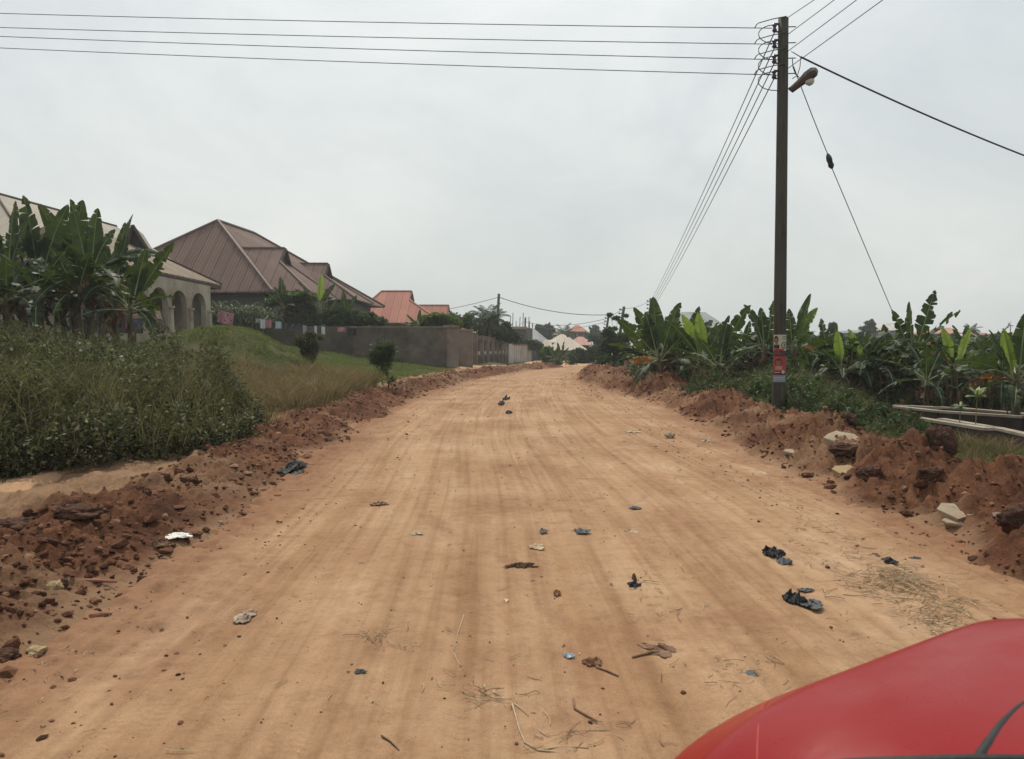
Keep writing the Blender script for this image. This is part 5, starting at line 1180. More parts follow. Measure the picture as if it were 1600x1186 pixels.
# street lamp on its short arm
lampt = thing('street_lamp', pole_at(P(1236, 140, PD)[2]) + np.array([.12, 0, 0]), 'rusty street lamp with a round bowl fixed to the top of the pole', 'street lamp')
a = P(1236, 141, PD - .05); b = P(1250, 124, PD - .25); c = P(1274, 110, PD - .45); d = nrm_(c - a)
mb = MB(); mb.tube([P(1234, 138, PD), a, P(1246, 132, PD - .2)], .035, 8); mb.build('arm', M_iron, lampt)
mb = MB(); sd = nrm_(np.cross(d, (0, 1, .2))); upv = nrm_(np.cross(sd, d)); fw = np.array([0, 1, 0.])
prof = [(0, .07, .07), (.08, .085, .075), (.27, .10, .09), (.42, .145, .125), (.56, .14, .115), (.62, .10, .06)]
V = []; L_ = np.linalg.norm(c - a)
up2 = nrm_(np.array([-d[2], 0, d[0]])); nn = np.cross(d, up2)
for (s_, w_, h_) in prof:
    o_ = a + d * s_ * L_ / .60
    for th in np.linspace(0, 2 * math.pi, 9)[:-1] + math.pi / 8: V.append(o_ + nn * w_ * math.cos(th) + up2 * h_ * math.sin(th))
Fc = [(i * 8 + j, i * 8 + (j + 1) % 8, (i + 1) * 8 + (j + 1) % 8, (i + 1) * 8 + j) for i in range(len(prof) - 1) for j in range(8)] + [tuple(range(8)), tuple(range(40, 48))[::-1]]
mb.add(V, Fc); mb.build('housing', M_lamp, lampt)
bc = P(1265, 127, PD - .35); mb = MB(); zz = np.linspace(-1, 1, 7); mb.tube([bc + np.array([.0, 0, .09 * q]) for q in zz], .098 * np.sqrt(np.maximum(.05, 1 - zz ** 2)), 12); mb.build('bowl', M_bulb, lampt, True)
mb = MB(); a = P(1238, 96, PD - .1); pts = [P(1238, 92, PD), P(1239, 105, PD), P(1243, 116, PD), P(1249, 121, PD - .1)]; mb.tube(pts, .010, 5); pts = [P(1251, 90, PD), P(1250, 104, PD), P(1246, 118, PD), P(1238, 123, PD)]; mb.tube(pts, .009, 5); mb.build('cable', M_wire, lampt, True)
# stay wire with its insulator
sw_ = thing('stay_wire', P(1252, 140, PD), 'steel stay wire sloping from the pole down to the plantation', 'cable')
a = P(1240, 104, PD); i0 = P(1293, 240, PD + 2.0); i1 = P(1300, 263, PD + 2.2); e = P(1402, 505, 23); e2 = P(1436, 610, 24)
wire(a, i0, .03, .010, None, parent=sw_, name='upper_wire'); wire(i1, e, .0, .010, None, parent=sw_, name='lower_wire'); wire(e, e2, 0, .012, None, parent=sw_, name='anchor_rod', m=M_iron)
mb = MB(); t = np.linspace(0, 1, 6)[:, None]; mb.tube(i0 + (i1 - i0) * t, [.02, .062, .075, .06, .075, .03], 8); mb.build('stay_insulator', M_ins, sw_, True)
wire(P(1236, 80, PD), P(1251, 89, PD - .2), 0, .010, 'short tail of cable tying the service line to the pole', None, n=4)
wire(P(1251, 89, PD - .2), P(1720, 287, 20.5), .12, .020, 'thick black service cable crossing to the right photo edge')
# posters on the pole
def poster(x0, x1, y0, y1, label, base, parts, name='poster'):
    """paper wrapped round the camera side of the shaft; parts: (x0, x1, y0, y1, material) in 0..1 of the sheet, or ('o', cx, cy, r, material)"""
    zt_, zb_ = P(1217, y0, PD - .13)[2], P(1217, y1, PD - .13)[2]; zc = (zt_ + zb_) / 2; cc = pole_at(zc); rad = np.interp(zc, [0, 8.6], [.140, .105]) + .006
    xa_, xb_ = P(x0, y0, PD - .13)[0] - cc[0], P(x1, y0, PD - .13)[0] - cc[0]; xa_ = max(-rad * .985, xa_); xb_ = min(rad * .985, xb_); t0, t1 = math.asin(xa_ / rad), math.asin(xb_ / rad)
    def pt(u_, v_, off): th = t0 + (t1 - t0) * u_; rr = rad + off; return (cc[0] + rr * math.sin(th), cc[1] - rr * math.cos(th), zt_ + (zb_ - zt_) * v_)
    def patch(ua, ub, va, vb, off):
        n = 8; V = [pt(ua + (ub - ua) * i / n, v_, off) for v_ in (va, vb) for i in range(n + 1)]; return V, [(i, i + n + 1, i + n + 2, i + 1) for i in range(n)]
    root = thing(name, (cc[0], cc[1] - rad, zb_), label, 'poster'); mb = MB(); mb.add(*patch(0, 1, 0, 1, 0)); mb.build('sheet', base, root)
    for q, s_ in enumerate(parts):
        mb = MB(); off = .002 + .0015 * q
        if s_[0] == 'o':
            _, cx, cy, rx, ry, mm, nm = s_; V = [pt(cx, cy, off)] + [pt(cx + rx * math.cos(a), cy + ry * math.sin(a), off) for a in np.linspace(0, 2 * math.pi, 17)[:-1]]; mb.add(V, [(0, i + 1 if i else 1, (i + 1) % 16 + 1) for i in range(16)])
        else: mb.add(*patch(s_[0], s_[1], s_[2], s_[3], off)); mm = s_[4]; nm = s_[5]
        mb.build(nm, mm, root)
pw = plain('cream_paper', (.50, .45, .36), .8); pr = plain('red_print', (.36, .045, .04), .7); pk = plain('black_print', (.03, .025, .025), .7); ps = plain('skin_tone_print', (.22, .12, .075), .7)
pg_ = plain('blue_grey_card', (.22, .27, .30), .8); pd_ = plain('dark_paper', (.06, .045, .045), .8); pp_ = plain('pink_print', (.45, .20, .17), .7); pgn = plain('green_print', (.16, .24, .12), .7)
poster(1207, 1230, 523, 548, 'cream poster with a portrait and a ring emblem, uppermost on the pole', pw, [('o', .22, .30, .17, .24, pk, 'portrait_hair'), ('o', .26, .40, .12, .20, ps, 'portrait_face'), (.06, .44, .62, .86, pk, 'portrait_clothes'), ('o', .74, .66, .20, .21, pk, 'emblem_ring'), ('o', .74, .66, .15, .155, pw, 'emblem_field'), (.70, .78, .56, .76, pk, 'emblem_mark'), (.62, .92, .10, .16, pgn, 'print_line'), (.66, .92, .22, .27, pgn, 'print_line'), (.1, .7, .88, 1.0, pr, 'red_band')])
poster(1207, 1229, 548.3, 556, 'dark strip of paper with a red oval under the cream poster', pd_, [('o', .38, .25, .32, .40, pr, 'red_oval')])
poster(1207, 1229, 557, 586, 'red poster with a seated figure, middle of the sheets on the pole', pr, [('o', .42, .30, .26, .18, pk, 'portrait_hair'), ('o', .42, .36, .17, .15, ps, 'portrait_face'), (.2, .66, .52, .72, pp_, 'portrait_clothes'), (.08, .9, .80, .97, pk, 'dark_band'), ('o', .72, .84, .12, .09, pw, 'badge'), (.14, .52, .84, .88, pw, 'print_line')])
poster(1205, 1228, 586.5, 597, 'blue-grey card below the red poster on the pole', pg_, [(.1, .85, .3, .36, pw, 'print_line'), (.1, .7, .55, .60, pw, 'print_line')])

def far_pole(px, d, ptop_, label, rad=.12, lean=0, ins=False, tip=None):
    t_ = P(px, ptop_, d); x = t_[0] - lean; z = gz(x, d); t = thing('utility_pole', (x, d, z), label, 'utility pole'); mb = MB(); mb.tube([(x, d, z - .3), (t_[0], d, t_[2])], [rad * 1.1, rad * .85], 10); mb.build('shaft', M_pole, t, True)
    if ins:
        for k in range(4): mb = MB(); zz = t_[2] - .25 - .33 * k; f = (zz - z) / (t_[2] - z); xx = x + (t_[0] - x) * f; mb.tube([(xx - .3, d, zz - .05), (xx - .3, d, zz + .08)], .07, 6); mb.tube([(xx - .3, d, zz), (xx, d, zz)], .03, 4); mb.build('insulator', M_ins, t)
    return t_
pA = far_pole(779.5, 80, 459, 'tall thin pole by the coconut palm, rising above the fence', .16, .35)
pB = far_pole(821, 105, 496, 'short pole beside the unfinished building', .14, .3)
pC = far_pole(951, 82, 493, 'leaning pole with insulators at the road bend', .13, .75, True)
pD = far_pole(975, 66, 479, 'darker leaning pole right of the other at the bend', .14, .75, True)
pE = far_pole(1017, 70, 466, 'pole standing behind the first banana plant', .15, 0.05, True)
for px, d, y, l in ((827, 150, 502, 'tiny far pole left of the pair over the grey roof'), (832, 160, 505, 'tiny far pole, right one of the pair over the grey roof'), (1508, 190, 507, 'far pole between the right skyline roofs'), (1511, 190, 508, 'second far pole close to the one between the right roofs'), (1579, 200, 507, 'far pole above the farthest right house')):
    far_pole(px, d, y, l, .14)
mb = MB()
for px, y, d in ((1509, 510, 189.8), (1579, 509, 199.8)):
    a, b = P(px - 4, y, d), P(px + 4, y, d); o = MB().tube([a, b], .12, 5).build('crossarm', M_pole, None, loc=a); tag(o, 'crossarm on the far pole ' + ('between the right skyline roofs' if px < 1550 else 'above the farthest right house'), 'crossarm')
wire(P(640, 491, 95), P(779, 464.5, 80), .25, .028, 'service cable from the thin palm-side pole to the orange roofs'); wire(P(779, 464, 80), P(948, 492, 82), .55, .034, 'sagging cable between the palm-side pole and the leaning pole')
wire(P(821, 503, 105), P(951, 497, 82), .6, .026, 'upper of two thin cables over the pale roofs'); wire(P(832, 508, 150), P(951, 502, 82), .8, .026, 'lower of two thin cables over the pale roofs')
wire(P(821, 501, 105), P(788, 512, 110), .4, .02, 'short cable from the short pole to the unfinished building'); wire(P(975, 481, 66), P(951, 494, 82), .1, .02, 'cable linking the two leaning poles'); wire(P(1017, 469, 70), P(975, 482, 66), .2, .016, 'cable from the plantation pole to the leaning pole')

# ---------------------------------------------------------------- washing line, parked car
cl = thing('clothes_line', P(333, 500, 43), 'clothes line with two posts stretched before the block wall', 'clothes line')
pts = [P(331, 477, 43), P(341, 484, 42.9), P(366, 490, 42.9), P(394, 496, 43), P(425, 500.5, 43), P(470, 506, 43), P(520, 510, 43), P(560, 512.5, 43.2)]
mb = MB(); mb.tube(pts, .012, 5); mb.build('line', M_wire, cl)
for p in (pts[3], pts[7]): mb = MB(); mb.tube([(p[0], p[1], gz(p[0], p[1]) - .2), (p[0], p[1], p[2] + .1)], .035, 6); mb.build('post', M_bark, cl)
def cloth(poly, d, m, label, seed, name='garment', cat='garment', group='washing on the clothes line'):
    r = np.random.RandomState(seed); (ax, ay), (bx, by), (cx, cy), (dx, dy) = poly; nx_, ny_ = 9, 8; V = []
    for back in (0, .03):
        for j in range(ny_ + 1):
            for i in range(nx_ + 1):
                u_, v_ = i / nx_, j / ny_; px = (ax * (1 - u_) + bx * u_) * (1 - v_) + (dx * (1 - u_) + cx * u_) * v_; py = (ay * (1 - u_) + by * u_) * (1 - v_) + (dy * (1 - u_) + cy * u_) * v_
                p = P(px, py, d); p[1] += .05 * math.sin(u_ * 9 + seed) * v_ + back + .03 * math.sin(u_ * 4 + v_ * 3); V.append(p)
    w = nx_ + 1; n = w * (ny_ + 1); Fc = []
    for j in range(ny_):
        for i in range(nx_): a_ = j * w + i; Fc += [(a_, a_ + w, a_ + w + 1, a_ + 1), (n + a_, n + a_ + 1, n + a_ + w + 1, n + a_ + w)]
    o = mesh_obj(name, V, Fc, m, None, True, loc=V[0]); return tag(o, label, cat, group)
def m_floral(t):
    v = t.coord(); vo = t.n('TexVoronoi'); vo.inputs['Scale'].default_value = 7; t.l(v, vo.inputs['Vector']); d = t.ramp(vo.outputs['Distance'], [(.22, (.16, .03, .06)), (.34, (.52, .24, .27))])
    d = t.mix(t.ramp(t.noise(v, 9, 3), [(.52, (0,0,0)), (.6, (1,1,1))]), d, (.58, .36, .36)); t.done(t.bsdf(d, .85, None, .1))
M_floral = mat('pink_floral_cotton', m_floral)
cw = plain('white_cotton', (.55, .56, .56)); cgr = plain('grey_cotton', (.28, .30, .31)); cpk = plain('pink_stripe_cotton', (.42, .19, .20)); cbl = plain('pale_blue_cotton', (.36, .46, .50)); cdk = plain('dark_cotton', (.05, .055, .06)); cbk = plain('black_cotton', (.015, .015, .018))
cloth([(341, 484), (366, 490), (364, 508.5), (338, 503)], 42.8, M_floral, 'large pink floral cloth hanging at the left end of the line', 1, 'hanging_cloth', 'cloth')
for k, (x0, x1, y0, y1, m, l) in enumerate([(399, 406, 497, 504, cgr, 'small grey cloth left of the white garment'), (406.5, 414.5, 498, 513, cw, 'white garment, brightest thing on the washing line'), (415, 424, 499, 512, cpk, 'pink striped garment right of the white one'), (430, 440, 502, 513, cbl, 'pale blue garment right of the pink striped one'),
    (442, 451, 505, 514, cdk, 'dark garment next to the pale blue one'), (453, 461, 506, 515, cdk, 'second dark garment from the pale blue one'), (462, 470, 506.5, 514, cdk, 'third dark garment from the pale blue one'), (473, 479, 508, 521, cgr, 'long grey garment behind the thin drooping shrub'), (491, 495, 509, 521, cw, 'narrow off-white garment in the right half of the line'), (502, 508, 510, 522, cw, 'forked off-white garment, second narrow one'), (527, 540, 511, 518, cpk, 'short pink garment near the right end of the line'), (543, 557, 512.5, 524, cbk, 'black cloth at the right end of the line')]):
    cloth([(x0, y0), (x1, y0 + .8), (x1 - .3, y1 + .5), (x0 + .3, y1)], 43 - .02, m, l, 3 + k)

M_blue = worn('faded_dark_blue_paint', (.018, .022, .042), (.035, .042, .075), 3, .45, .1, .003, 40, .5); M_tan = worn('tan_cabin_reflection', (.30, .22, .16), (.42, .32, .24), 3, .6)  # tan: window reflection put into the cabin's base colour
def parked():
    c = P(225, 515, 34.3); z = gz(c[0], 34.3) - .02; t = thing('parked_car', (c[0], 34.3, z), 'dark blue hatchback with an orange and white reflection painted into its rear window, by the veranda', 'car'); o = np.array([c[0], 34.3, z])
    yaw = R(18); cs, sn = math.cos(yaw), math.sin(yaw)
    def T_(V): V = np.array(V, float); return np.stack([o[0] + V[:, 0] * cs - V[:, 1] * sn, o[1] + V[:, 0] * sn + V[:, 1] * cs, o[2] + V[:, 2]], 1)
    # profile along y (length 3.9), rear towards the camera; x = width
    pr_ = [(0, .35, .70), (.03, .75, .72), (.10, .98, .72), (.55, 1.42, .58), (1.2, 1.47, .56), (2.1, 1.42, .56), (2.75, 1.0, .70), (3.7, .85, .68), (3.9, .6, .62), (3.9, .3, .6)]
    V = []; 
    for (y, zt_, hw) in pr_: V += [(-hw, y, zt_), (hw, y, zt_)]
    lo = [(-.74, 0.02, .28), (.74, 0.02, .28), (-.74, 3.85, .28), (.74, 3.85, .28)]
    # body lower half
    mb = MB(); W_ = .76; b_ = [(-W_, 0, .3), (W_, 0, .3), (W_, 3.9, .3), (-W_, 3.9, .3), (-W_, .0, .80), (W_, .0, .80), (W_, 3.85, .72), (-W_, 3.85, .72), (-W_ + .05, .06, .98), (W_ - .05, .06, .98), (W_ - .06, 3.7, .86), (-W_ + .06, 3.7, .86)]
    mb.add(T_(b_), [(0,3,2,1),(0,1,5,4),(1,2,6,5),(2,3,7,6),(3,0,4,7),(4,5,9,8),(5,6,10,9),(6,7,11,10),(7,4,8,11),(8,9,10,11)]); mb.build('body', M_blue, t)
    mb = MB(); g_ = [(-.70, .08, .975), (.70, .08, .975), (.69, 2.75, .975), (-.69, 2.75, .975), (-.56, .55, 1.42), (.56, .55, 1.42), (.55, 2.0, 1.44), (-.55, 2.0, 1.44)]
    mb.add(T_(g_), [(0,1,5,4),(1,2,6,5),(2,3,7,6),(3,0,4,7),(4,5,6,7)]); mb.build('cabin', M_tan, t)
    mb = MB(); mb.add(T_([(-.60, .07, 1.02), (.60, .07, 1.02), (.50, .475, 1.38), (-.50, .475, 1.38)]), [(0, 1, 2, 3)]); w_ = mb.build('rear_window', M_rear, t)
    for s_ in (-1, 1):
        mb = MB(); mb.add(T_([(s_ * .715, .35, 1.02), (s_ * .715, 2.4, 1.02), (s_ * .60, 1.95, 1.36), (s_ * .60, .7, 1.36)]), [(0, 1, 2, 3)]); mb.build('side_window', M_glass, t)
        mb = MB(); mb.add(T_([(s_ * .72, -.012, .62), (s_ * .52, -.012, .62), (s_ * .52, -.012, .80), (s_ * .72, -.012, .80)]), [(0, 1, 2, 3)]); mb.build('tail_lamp', pr, t)
        for y in (.7, 3.1):
            mb = MB(); mb.tube(T_([(s_ * .60, y, .30), (s_ * .78, y, .30)]), .30, 18); wh = mb.build('wheel', M_rubber, t); mb = MB(); mb.tube(T_([(s_ * .775, y, .30), (s_ * .79, y, .30)]), .17, 12); mb.build('rim', M_coping, wh)
    mb = MB(); q = T_([(-.80, -.05, .36), (.80, -.05, .36), (.80, .12, .36), (-.80, .12, .36), (-.80, -.05, .52), (.80, -.05, .52), (.80, .12, .52), (-.80, .12, .52)]); mb.add(q, [(0,3,2,1),(4,5,6,7),(0,1,5,4),(1,2,6,5),(2,3,7,6),(3,0,4,7)]); mb.build('bumper', M_rubber, t)
def m_rear(t):
    v = t.coord(); c = t.ramp(t.noise(v, 2.2, 2), [(.38, (.40, .38, .36)), (.46, (.42, .16, .06)), (.56, (.45, .30, .26)), (.66, (.16, .12, .10))]); t.done(t.bsdf(c, .3, None, .5))  # orange and pale reflection painted into the glass colour
M_rear = mat('rear_window_reflection', m_rear); parked()

# ---------------------------------------------------------------- red car, close on the right
def red_car():
    # car frame: origin at the front left corner, s across to the right, q towards the rear
    C0 = np.array([.255, 1.215]); e1 = np.array([.865, .502]); e2 = np.array([.502, -.865]); Wd = 1.62
    t = thing('red_car', (1.2, .3, 0), 'glossy red car bodywork close to the camera in the bottom right corner', 'car')
    def w(s, q, z): p = C0 + e1 * s + e2 * q; return (p[0], p[1], z)
    def zt_(q): return np.interp(q, [-.42, -.38, -.30, -.15, 0, .12, .30, .55, .9, 3.2, 3.4], [.50, .66, .80, .905, .945, .960, .972, .985, 1.0, .98, .9])
    def sect(q, s0, s1, n=40, top=None):
        z1 = zt_(q) if top is None else top; V = []
        inset = np.interp(q, [-.42, -.30, -.1, .3], [.16, .08, .02, 0])
        for i in range(n + 1):
            a = i / n; s = s0 + (s1 - s0) * a; x = (s - Wd / 2) / (Wd / 2 - inset); x = max(-1, min(1, x)); c = (1 - abs(x) ** 3.4) ** (1 / 2.6)
            z = .42 + (z1 - .42 + .030 * min(s, 1.3) - .016 * math.exp(-((s - .72) / .45) ** 2)) * c; V.append(w(Wd / 2 + x * (Wd / 2 - inset), q, z))
        return V
    def shell(name, s0, s1, qs, m, drop=0.):
        rows = [sect(q, s0, s1) for q in qs]; n = len(rows[0]); V = [np.array(p) - (0, 0, drop) for r_ in rows for p in r_]
        Fc = [(i * n + j, i * n + j + 1, (i + 1) * n + j + 1, (i + 1) * n + j) for i in range(len(rows) - 1) for j in range(n - 1)]
        return mesh_obj(name, V, Fc, m, t, True)
    qs = list(np.linspace(-.42, .62, 40))
    shell('bonnet', 0.0, Wd, qs, M_carred)
    # lower body under the shell
    mb = MB(); 
    def ring(q, z): ins = np.interp(q, [-.42, -.30, -.1, .3], [.16, .08, .02, 0]); return [w(ins, q, z), w(Wd - ins, q, z)]
    V = []; qq = list(np.linspace(-.42, 3.4, 20))
    for q in qq: a = ring(q, .425) + ring(q, .22); V += a
    Fc = []
    for i in range(len(qq) - 1): k = 4 * i; Fc += [(k, k + 4, k + 6, k + 2), (k + 1, k + 3, k + 7, k + 5), (k + 2, k + 6, k + 7, k + 3)]
    Fc += [(0, 2, 3, 1), (4 * 19, 4 * 19 + 1, 4 * 19 + 3, 4 * 19 + 2)]; mb.add(V, Fc); mb.build('lower_body', M_carred, t)
    shell('rear_body', 0, Wd, list(np.linspace(.66, 3.4, 30)), M_carred)
    # black cowl strip, its trim rising to the far side
    mb = MB(); pts = []
    for a in np.linspace(0, 1, 24): s = .30 + 1.0 * a; pts.append(np.array(w(s, .36 - .22 * 0 + .0 * a, 0)))
    n = 30; V = []
    for i in range(n + 1):
        a = i / n; s = .10 + 1.42 * a
        for q in (.60, .72): V.append(np.array(sect(q, s, s, 1)[0]) + (0, 0, .012))
    mb.add(V, [(2 * i, 2 * i + 1, 2 * i + 3, 2 * i + 2) for i in range(n)]); mb.build('cowl', M_rubber, t, True)
    def surf_tube(name, pxs, rad, m, lift, k=36):
        pts = np.array([hit_bonnet(px, py, w, sect, C0, e1, e2, Wd) for px, py in pxs]) + (0, 0, lift); q = np.linspace(0, 1, k); tt = np.linspace(0, 1, len(pts)); sm = np.stack([np.interp(q, tt, pts[:, a]) for a in range(3)], 1)
        for _ in range(3): sm[1:-1] = (sm[:-2] + sm[1:-1] * 2 + sm[2:]) / 4
        mb = MB(); mb.tube(sm, rad, 8); return mb.build(name, m, t, True)
    surf_tube('bonnet_trim', TRIM, np.linspace(.014, .010, 36), M_rubber, -.009); surf_tube('edge_trim', EDGE, .013, M_rubber, -.006); surf_tube('panel_seam', SEAM, .0010, M_seam, -.0006)
    # cabin: pillars, screen and roof, rear of the photo frame
    mb = MB(); g_ = [w(.10, .72, .98), w(Wd - .10, .72, .98), w(Wd - .06, 3.0, .98), w(.06, 3.0, .98), w(.26, 1.35, 1.46), w(Wd - .26, 1.35, 1.46), w(Wd - .24, 2.7, 1.46), w(.24, 2.7, 1.46)]
    mb.add(g_, [(0,1,5,4),(1,2,6,5),(2,3,7,6),(3,0,4,7)]); mb.build('windows', M_glass, t)
    mb = MB(); g_ = [np.array(p) + (0, 0, .004) for p in g_[4:]]; mb.add([*g_, *[p + (0, 0, .05) for p in g_]], [(4,5,6,7),(0,1,5,4),(1,2,6,5),(2,3,7,6),(3,0,4,7)]); mb.build('roof', M_carred, t)
    for s_ in (0.06, Wd - .06):
        for q_ in (.35, 2.75):
            a = np.array(w(s_ - .09 if s_ > 1 else s_ + .09, q_, .29)); b = np.array(w(s_ + .03 if s_ > 1 else s_ - .03, q_, .29)); mb = MB(); mb.tube([a, b], .29, 20); wh = mb.build('wheel', M_rubber, t); mb = MB(); mb.tube([b, b + (b - a) * .08], .17, 14); mb.build('rim', M_coping, wh)
def hit_bonnet(px, py, w, sect, C0, e1, e2, Wd):
    z = .95
    for _ in range(12):
        g_ = Gp(px, py, z); d = g_[:2] - C0; s = float(d @ e1); q = float(d @ e2); z = .5 * z + .5 * sect(q, s, s, 1)[0][2]
    return np.array([g_[0], g_[1], z])
TRIM = [(1490, 1240), (1507, 1212), (1528, 1186), (1545, 1160), (1565, 1130), (1590, 1104), (1625, 1082)]
EDGE = [(1180, 1230), (1260, 1200), (1330, 1191), (1420, 1188), (1520, 1185), (1640, 1187)]
SEAM = [(1200, 1092), (1190, 1104), (1186, 1125), (1184, 1150), (1183, 1180), (1183, 1215)]
M_seam = plain('light_red_seam', (.55, .09, .06), .5)
red_car()

# ---------------------------------------------------------------- slabs, stones, litter
_B = np.concatenate([np.stack([b[0][::2, ::2].ravel(), b[1][::2, ::2].ravel(), b[2][::2, ::2].ravel()], 1) for b in (BL, BR)])
_f = _B[:, 1] * ca - (_B[:, 2] - CZ) * sa; _u = 800 + F * _B[:, 0] / _f; _v = 593 - F * (_B[:, 1] * sa + (_B[:, 2] - CZ) * ca) / _f
def on_surface(px, py):
    """point of the soil banks seen at a photo pixel"""
    for rad in (4, 8, 14):
        k = (np.abs(_u - px) < rad) & (np.abs(_v - py) < rad) & (_f > 1)
        if k.any(): q = _B[k]; i = np.argmin(_f[k]); near = _f[k] < _f[k][i] + .5; return q[near].mean(0)
    return Gp(px, py, .05)
def slab_thing(px, py, z, w_, l_, th, m, label, cat, seed, yaw=0, tilt=(0, 0), name='concrete_slab', n=9, d=None):
    """flat broken piece: irregular polygon with a rough thick edge"""
    r = np.random.RandomState(seed); c = on_surface(px, py) + (0, 0, th * .55); a = np.sort(r.rand(n) * 6.28 * .15 + np.arange(n) * 6.28 / n); rr = .8 + .4 * r.rand(n); k = 3; V = []
    for j, (zz, sc_) in enumerate(((0, 1), (-th * .25, 1.03), (-th, .92 ))):
        for i in range(n):
            x = math.cos(a[i]) * rr[i] * w_ / 2 * sc_ * (1 + .05 * r.randn()); y = math.sin(a[i]) * rr[i] * l_ / 2 * sc_ * (1 + .05 * r.randn()); V.append((x, y, zz + .06 * th * r.randn()))
    V = np.array(V); cy, sy = math.cos(yaw), math.sin(yaw); V[:, :2] = V[:, :2] @ np.array([[cy, sy], [-sy, cy]]); V[:, 2] += V[:, 0] * tilt[0] + V[:, 1] * tilt[1]; V += c
    Fc = [tuple(range(n)), tuple(range(2 * n, 3 * n))[::-1]] + [(j * n + i, (j + 1) * n + i, (j + 1) * n + (i + 1) % n, j * n + (i + 1) % n) for j in (0, 1) for i in range(n)]
    o = mesh_obj(name, V, Fc, m, None, False, loc=c); return tag(o, label, cat)
def boulder(px, py, z, s, m, label, seed, name='boulder', cat='boulder', flat=.8, asp=1):
    r = np.random.RandomState(seed); c = on_surface(px, py) + (0, 0, s * flat * .25); V, Fc = ico2(4); V = V * (.86 + .14 / np.maximum(.5, np.abs(V).max(1)))[:, None]; f = fbm(V[:, 0] * 1.4 + seed, V[:, 1] * 1.4, V[:, 2] * 1.4, 3, seed); V = V * (1 + .34 * f + .22 * np.abs(fbm(V[:, 0] * 4, V[:, 1] * 4, V[:, 2] * 4, 2, seed + 1)))[:, None] * np.array([s * asp, s, s * flat]) + c
    o = mesh_obj(name, V, Fc, m, None, True, loc=c); return tag(o, label, cat)
M_slab = worn("broken_concrete", (.27, .21, .145), (.37, .30, .215), 5, .9, .5, .01, 40, .15, (.28, .19, .12)); M_slab2 = worn("yellowish_stone", (.27, .19, .095), (.35, .26, .145), 5, .9, .5, .01, 40)
M_rock = worn("soil_covered_rock", (.045, .026, .019), (.11, .058, .038), 6, .95, .9, .03, 30, .1)
slab_thing(1316, 690, .60, .44, .36, .09, M_slab, 'large pale concrete slab lying on top of the right soil bank', 'slab', 1, .2, (-.05, .42))
boulder(1322, 706, .45, .115, M_rock, 'dark lump of earth directly under the large pale slab', 2, asp=1.35, flat=.6)
slab_thing(1502, 806, .07, .36, .30, .05, M_slab, 'pale triangular slab at the foot of the right bank', 'slab', 3, .1, (0, .35), n=5); slab_thing(1494, 816, .02, .26, .16, .035, M_slab, 'thin pale piece of slab tucked under the triangular one', 'slab', 4, 0, (0, .3), n=6)
slab_thing(1564, 815, .08, .20, .15, .04, M_render, 'small brownish slab right of the triangular one', 'slab', 5, -.3, (.15, .4), n=6)
slab_thing(1322, 738, .06, .30, .22, .07, M_slab2, 'yellowish flat stone at the bank foot below the large slab', 'stone', 6, .1, (0, .3), n=9, name='flat_stone'); slab_thing(1240, 708, .04, .26, .14, .05, M_slab, 'flat pale stone at the bank foot left of the large slab', 'stone', 7, 0, (0, .25), n=7, name='flat_stone')
boulder(1468, 702, .52, .15, M_rock, 'rounded dark boulder standing on the right bank crest', 8, flat=1.15); boulder(1437, 708, .50, .15, M_rock, 'tilted brown rock left of the rounded boulder', 9, asp=1.25, flat=.75)
boulder(1590, 818, .14, .12, M_rock, 'dark rock at the bank foot by the right photo edge', 10, flat=.9); boulder(1356, 742, .12, .09, M_rock, 'dark rock beside the yellowish flat stone', 11, asp=1.2); boulder(1330, 655, .52, .13, M_rock, 'dark clod behind the large pale slab', 12); boulder(1452, 748, .34, .09, M_rock, 'dark hollow-looking rock halfway down the right bank', 13, asp=1.3)
boulder(215, 772, .36, .075, M_rock, 'dark grey clod on the crest of the left bank', 14, asp=1.3); boulder(288, 722, .40, .055, M_rock, 'round reddish clod on the crest left of the black scrap', 15); boulder(298, 757, .30, .060, M_rock, 'brown clod on the face of the left bank', 16, asp=1.3); boulder(258, 750, .34, .055, M_rock, 'brown clod between two others on the left bank', 17)
boulder(120, 805, .34, .11, M_rock, 'dark blackish heap of soil on the left bank', 18, asp=1.5, flat=.5); boulder(25, 828, .36, .10, M_rock, 'dark heap of soil at the left edge of the bank', 19, asp=1.4, flat=.6)
boulder(88, 920, .05, .038, M_slab2, 'small tan stone at the foot of the left bank', 20, cat='stone', name='stone'); boulder(100, 912, .05, .032, M_rock, 'small brown stone touching the tan one', 21, cat='stone', name='stone'); boulder(58, 1022, .03, .045, M_slab2, 'yellowish stone low at the left photo edge', 22, cat='stone', name='stone', flat=.5); boulder(8, 1026, .05, .055, M_rock, 'mossy green stone cut by the left photo edge', 23, cat='stone', name='stone', flat=.5); boulder(1047, 681, .03, .08, M_slab, 'pale stone alone on the far right side of the road', 24, cat='stone', name='stone', flat=.55)

